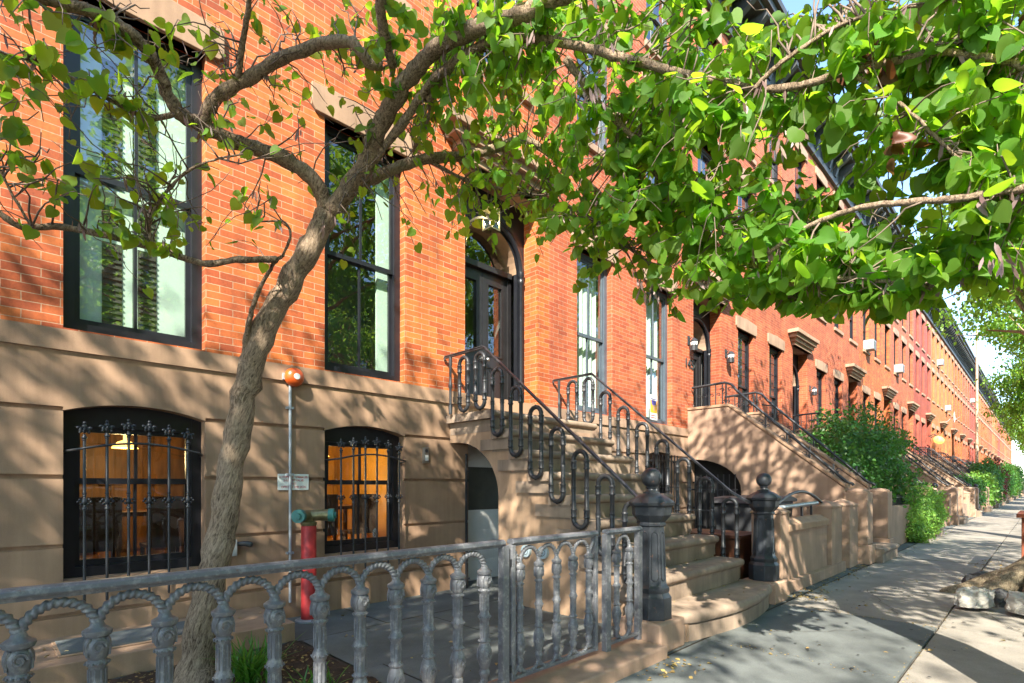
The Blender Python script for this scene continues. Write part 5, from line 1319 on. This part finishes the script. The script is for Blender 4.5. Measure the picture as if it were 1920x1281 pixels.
q = MB(); q.box(-.05,.05,-.05,.05,0,.80); q.build('post', M['timber'], t, bevel=.005)
q = MB(); q.box(-.12,1.4,-.10,.10,.80,.85); q.box(1.3,1.4,-.05,.05,0,.8); q.build('rail', M['timber'], t, bevel=.005)

# hedges and shrubs
def shrub(name, label, cx, cy, cz, rx, ry, rz_, n, ls, mat, seed, cat='shrub', group=None):
    g = np.random.default_rng(seed)
    t = thing(name, label, cat, (cx,cy,0), group)
    d = g.normal(0,1,(n,3)); d /= np.linalg.norm(d,axis=1,keepdims=True)
    lump = np.array([1+.42*mathutils.noise.noise(Vector(v)*2.4+Vector((seed,0,0))) for v in d])
    r_ = (g.uniform(.70,1.0,n)+(g.random(n)<.06)*g.uniform(0,.22,n))*lump
    p = d*r_[:,None]*np.array([rx,ry,rz_])+np.array([0,0,cz]); p[:,2]=np.maximum(p[:,2],.03)
    nr = d+g.normal(0,.45,(n,3)); y = g.normal(0,1,(n,3)); y[:,2]-=.5
    addobj('foliage', leaf_mesh('foliage', oval(), p, y, nr, g.uniform(.6,1.3,n)*ls, mat), t)
    q = MB()
    for k in range(7):
        a = k*.9; q.tube([(.05*math.cos(a),.05*math.sin(a),0),(rx*.4*math.cos(a),ry*.4*math.sin(a),cz*.8),(rx*.7*math.cos(a+.3),ry*.7*math.sin(a+.3),cz+rz_*.4)],[.02,.014,.006],5)
    q.build('stems', M['twig'], t)
    bb = MB(); bb.ball((0,0,cz),1,14,(rx*.66,ry*.66,rz_*.66)); bb.build('inner_foliage', mat, t, smooth=90)
    return t
shrub('round_shrub','large rounded dark green shrub beyond the second stair',14.2,-1.85,1.6,1.85,1.15,1.25,13000,.085,M['leaf_hedge'],5)
shrub('low_hedge','bright green clipped hedge beside the pavement past the second stair',16.0,-2.9,.62,1.7,.42,.62,11000,.05,M['leaf_light'],6)
shrub('low_shrub','small yellow green shrub at the foot of the bright hedge',14.5,-3.0,.22,.45,.3,.24,1800,.05,M['leaf_light'],8)
for i,(x_,y_,r_,h_,m_,lab) in enumerate(((33,-2.2,1.6,1.1,'leaf_hedge','dark green shrub in a yard before the seventh house'),(38,-2.3,1.8,1.3,'leaf_light','yellow green shrub in a yard past the seventh house'),(43,-2.4,2.0,1.8,'leaf_hedge','tall dark shrub in a yard before the ninth house'),(50,-2.3,1.9,1.9,'leaf_maroon','maroon leaved small tree halfway along the row'),(58,-2.5,2.0,1.9,'leaf_hedge','green shrub in a yard beyond the pole'),(68,-2.5,2.2,2.1,'leaf_light','green shrub far along the row'),(80,-2.6,2.4,2.4,'leaf_hedge','last visible green shrub along the row'))):
    shrub('yard_shrub',lab,x_,y_,h_*.75,r_,.9,h_*.8,5000,.14,M[m_],30+i,group='shrubs in the yards along the row')
# lilies by the trunk
t = thing('lily_plant','clump of long green strap leaves at the foot of the near tree','plant',(0,0,0))
def strap_clump(cx,cy,n,Lh,seed):
    g=np.random.default_rng(seed); q=MB()
    for _ in range(n):
        a=g.uniform(0,6.28); l=Lh*g.uniform(.6,1.15); lean=g.uniform(.3,.9); px_,py_=cx+g.normal(0,.05),cy+g.normal(0,.05); w_=.007
        sx_,sy_=-math.sin(a)*w_,math.cos(a)*w_; pr=None; row=[]
        for k in range(7):
            t_=k/6; rr_=l*lean*t_**1.3; zz=.02+l*(t_-.55*lean*t_*t_); ww=(1-t_**3)
            row.append(((px_+rr_*math.cos(a)-sx_*ww,py_+rr_*math.sin(a)-sy_*ww,zz),(px_+rr_*math.cos(a)+sx_*ww,py_+rr_*math.sin(a)+sy_*ww,zz)))
        for k in range(6): q.quad(row[k][0],row[k][1],row[k+1][1],row[k+1][0])
    return q
strap_clump(1.18,-1.55,110,.36,3).build('blades',M['grass'],t,smooth=180,fix=False)
t = thing('grass_tuft','small loose tuft of thin yellow green blades in the planting soil','plant',(0,0,0))
strap_clump(1.38,-2.0,40,.20,4).build('blades',M['grass'],t,smooth=180,fix=False)
# litter
def litter(name, regions, seed, mat, ls=.035):
    g=np.random.default_rng(seed); P_=[]
    for (x0,x1,y0,y1,z,n) in regions:
        p=np.stack([g.uniform(x0,x1,n),g.uniform(y0,y1,n),z+g.uniform(.002,.012,n)],1); P_.append(p)
    P_=np.concatenate(P_); n=len(P_); y=g.normal(0,1,(n,3)); y[:,2]*=.15; nr=g.normal(0,.3,(n,3)); nr[:,2]+=1
    o=addobj(name, leaf_mesh(name, oval(), P_, y, nr, g.uniform(.4,1.3,n)*ls, mat)); struct(o,'stuff'); return o
litter('fallen_leaves',[(6.2,9.8,-3.12,-2.97,0,160),(6.3,7.0,-3.25,-3.0,0,60),(3.0,3.5,-3.3,-3.1,0,30),(1.0,3.4,-3.4,-3.1,0,60),(6.2,9.0,-3.35,-2.98,0,60),(4.0,5.7,-2.75,-2.62,.2288,28),(4.0,5.7,-2.48,-2.38,.4576,16),(4,5.7,-3.0,-2.7,.2288,10),(9,30,-3.3,-3.0,0,120),(3.9,9,-5.2,-3.1,0,60),(7.6,9.6,-5.2,-4.2,0,80),(3.4,3.9,-3.4,-3.1,0,14),(10.5,12,-4.7,-4.2,0,60),(1.9,3.8,-2.8,-.2,0,40),(-.4,1.75,-.75,-.1,.155,30)],12,M['litter'])
litter('mulch_litter',[(bedx0+.05,bedx1-.05,bedy0+.05,bedy1-.05,.03,1500)],13,M['litter'],.03)
litter('joint_debris',[(5.86,5.96,-4.4,-3.1,0,160),(4.09,4.19,-5.0,-3.2,0,100),(4.2,12,-4.38,-4.31,0,300)],14,M['litter'],.014)

# parked cars, seen in the panes
def car(x, y, mat, label, rz=0):
    t = thing('parked_car', label, 'car', (x,y,-.13), 'cars parked along the street', rz)
    prof=[(-2.2,.35),(-2.25,.6),(-2.1,.85),(-1.2,.95),(-.6,1.38),(.7,1.42),(1.4,1.02),(2.15,.92),(2.25,.6),(2.2,.3)]
    q=MB(); q.prism(prof,'y',-.85,.85); q.build('body',mat,t,bevel=.06)
    q=MB(); q.prism([(-1.1,.97),(-.58,1.32),(.66,1.36),(1.25,1.03)],'y',-.86,.86); q.build('windows',M['glass_dark'],t)
    for a_ in (-1.4,1.4):
        for b_ in (-.78,.78):
            q=MB(); q.tube([(a_,b_-.1,.32),(a_,b_+.1,.32)],.32,20); w_=q.build('wheel',M['rubber'],t,smooth=40); q=MB(); q.tube([(a_,b_-.105,.32),(a_,b_+.105,.32)],.19,14); q.build('rim',M['steel'],w_)
    for b_ in (-.6,.6): q=MB(); q.ball((2.2,b_,.7),.09,8,(.6,1.4,.8)); q.build('headlight',M['white'],t)
car(-3.2,-12.6,M['carpaint'],'dark parked car across the street reflected in the basement pane')
car(2.5,-12.6,M['carred'],'silver parked car across the street')
car(8.5,-12.6,M['carpaint'],'dark parked car across the street, farther along')
# chewing gum spots and hairline cracks on the pavement
g = np.random.default_rng(77); q = MB()
for _ in range(110):
    x_, y_ = g.uniform(3.6,13), g.uniform(-5.2,-3.2); r_ = g.uniform(.006,.016)
    q.add([(x_+r_*math.cos(k*.785)*g.uniform(.8,1.2), y_+r_*math.sin(k*.785)*g.uniform(.8,1.2), .0125) for k in range(8)], [tuple(range(8))])
struct(q.build('gum_spots', M['rubber'], fix=False), 'stuff')
q = MB()
for (x0,y0,x1,y1) in ((6.2,-4.0,7.4,-3.5),(8.0,-4.3,8.9,-3.6),(4.6,-3.3,5.3,-3.9),(9.8,-3.3,10.8,-4.1),(6.0,-4.9,7.1,-4.5)):
    P_ = [Vector((x0+(x1-x0)*k/14+g.normal(0,.018), y0+(y1-y0)*k/14+g.normal(0,.018), .0122)) for k in range(15)]
    for k in range(14):
        d = (P_[k+1]-P_[k]).normalized(); nn = Vector((-d.y,d.x,0))*.0028
        q.quad(P_[k]-nn, P_[k+1]-nn, P_[k+1]+nn, P_[k]+nn)
struct(q.build('pavement_cracks', M['gap'], fix=False), 'stuff')
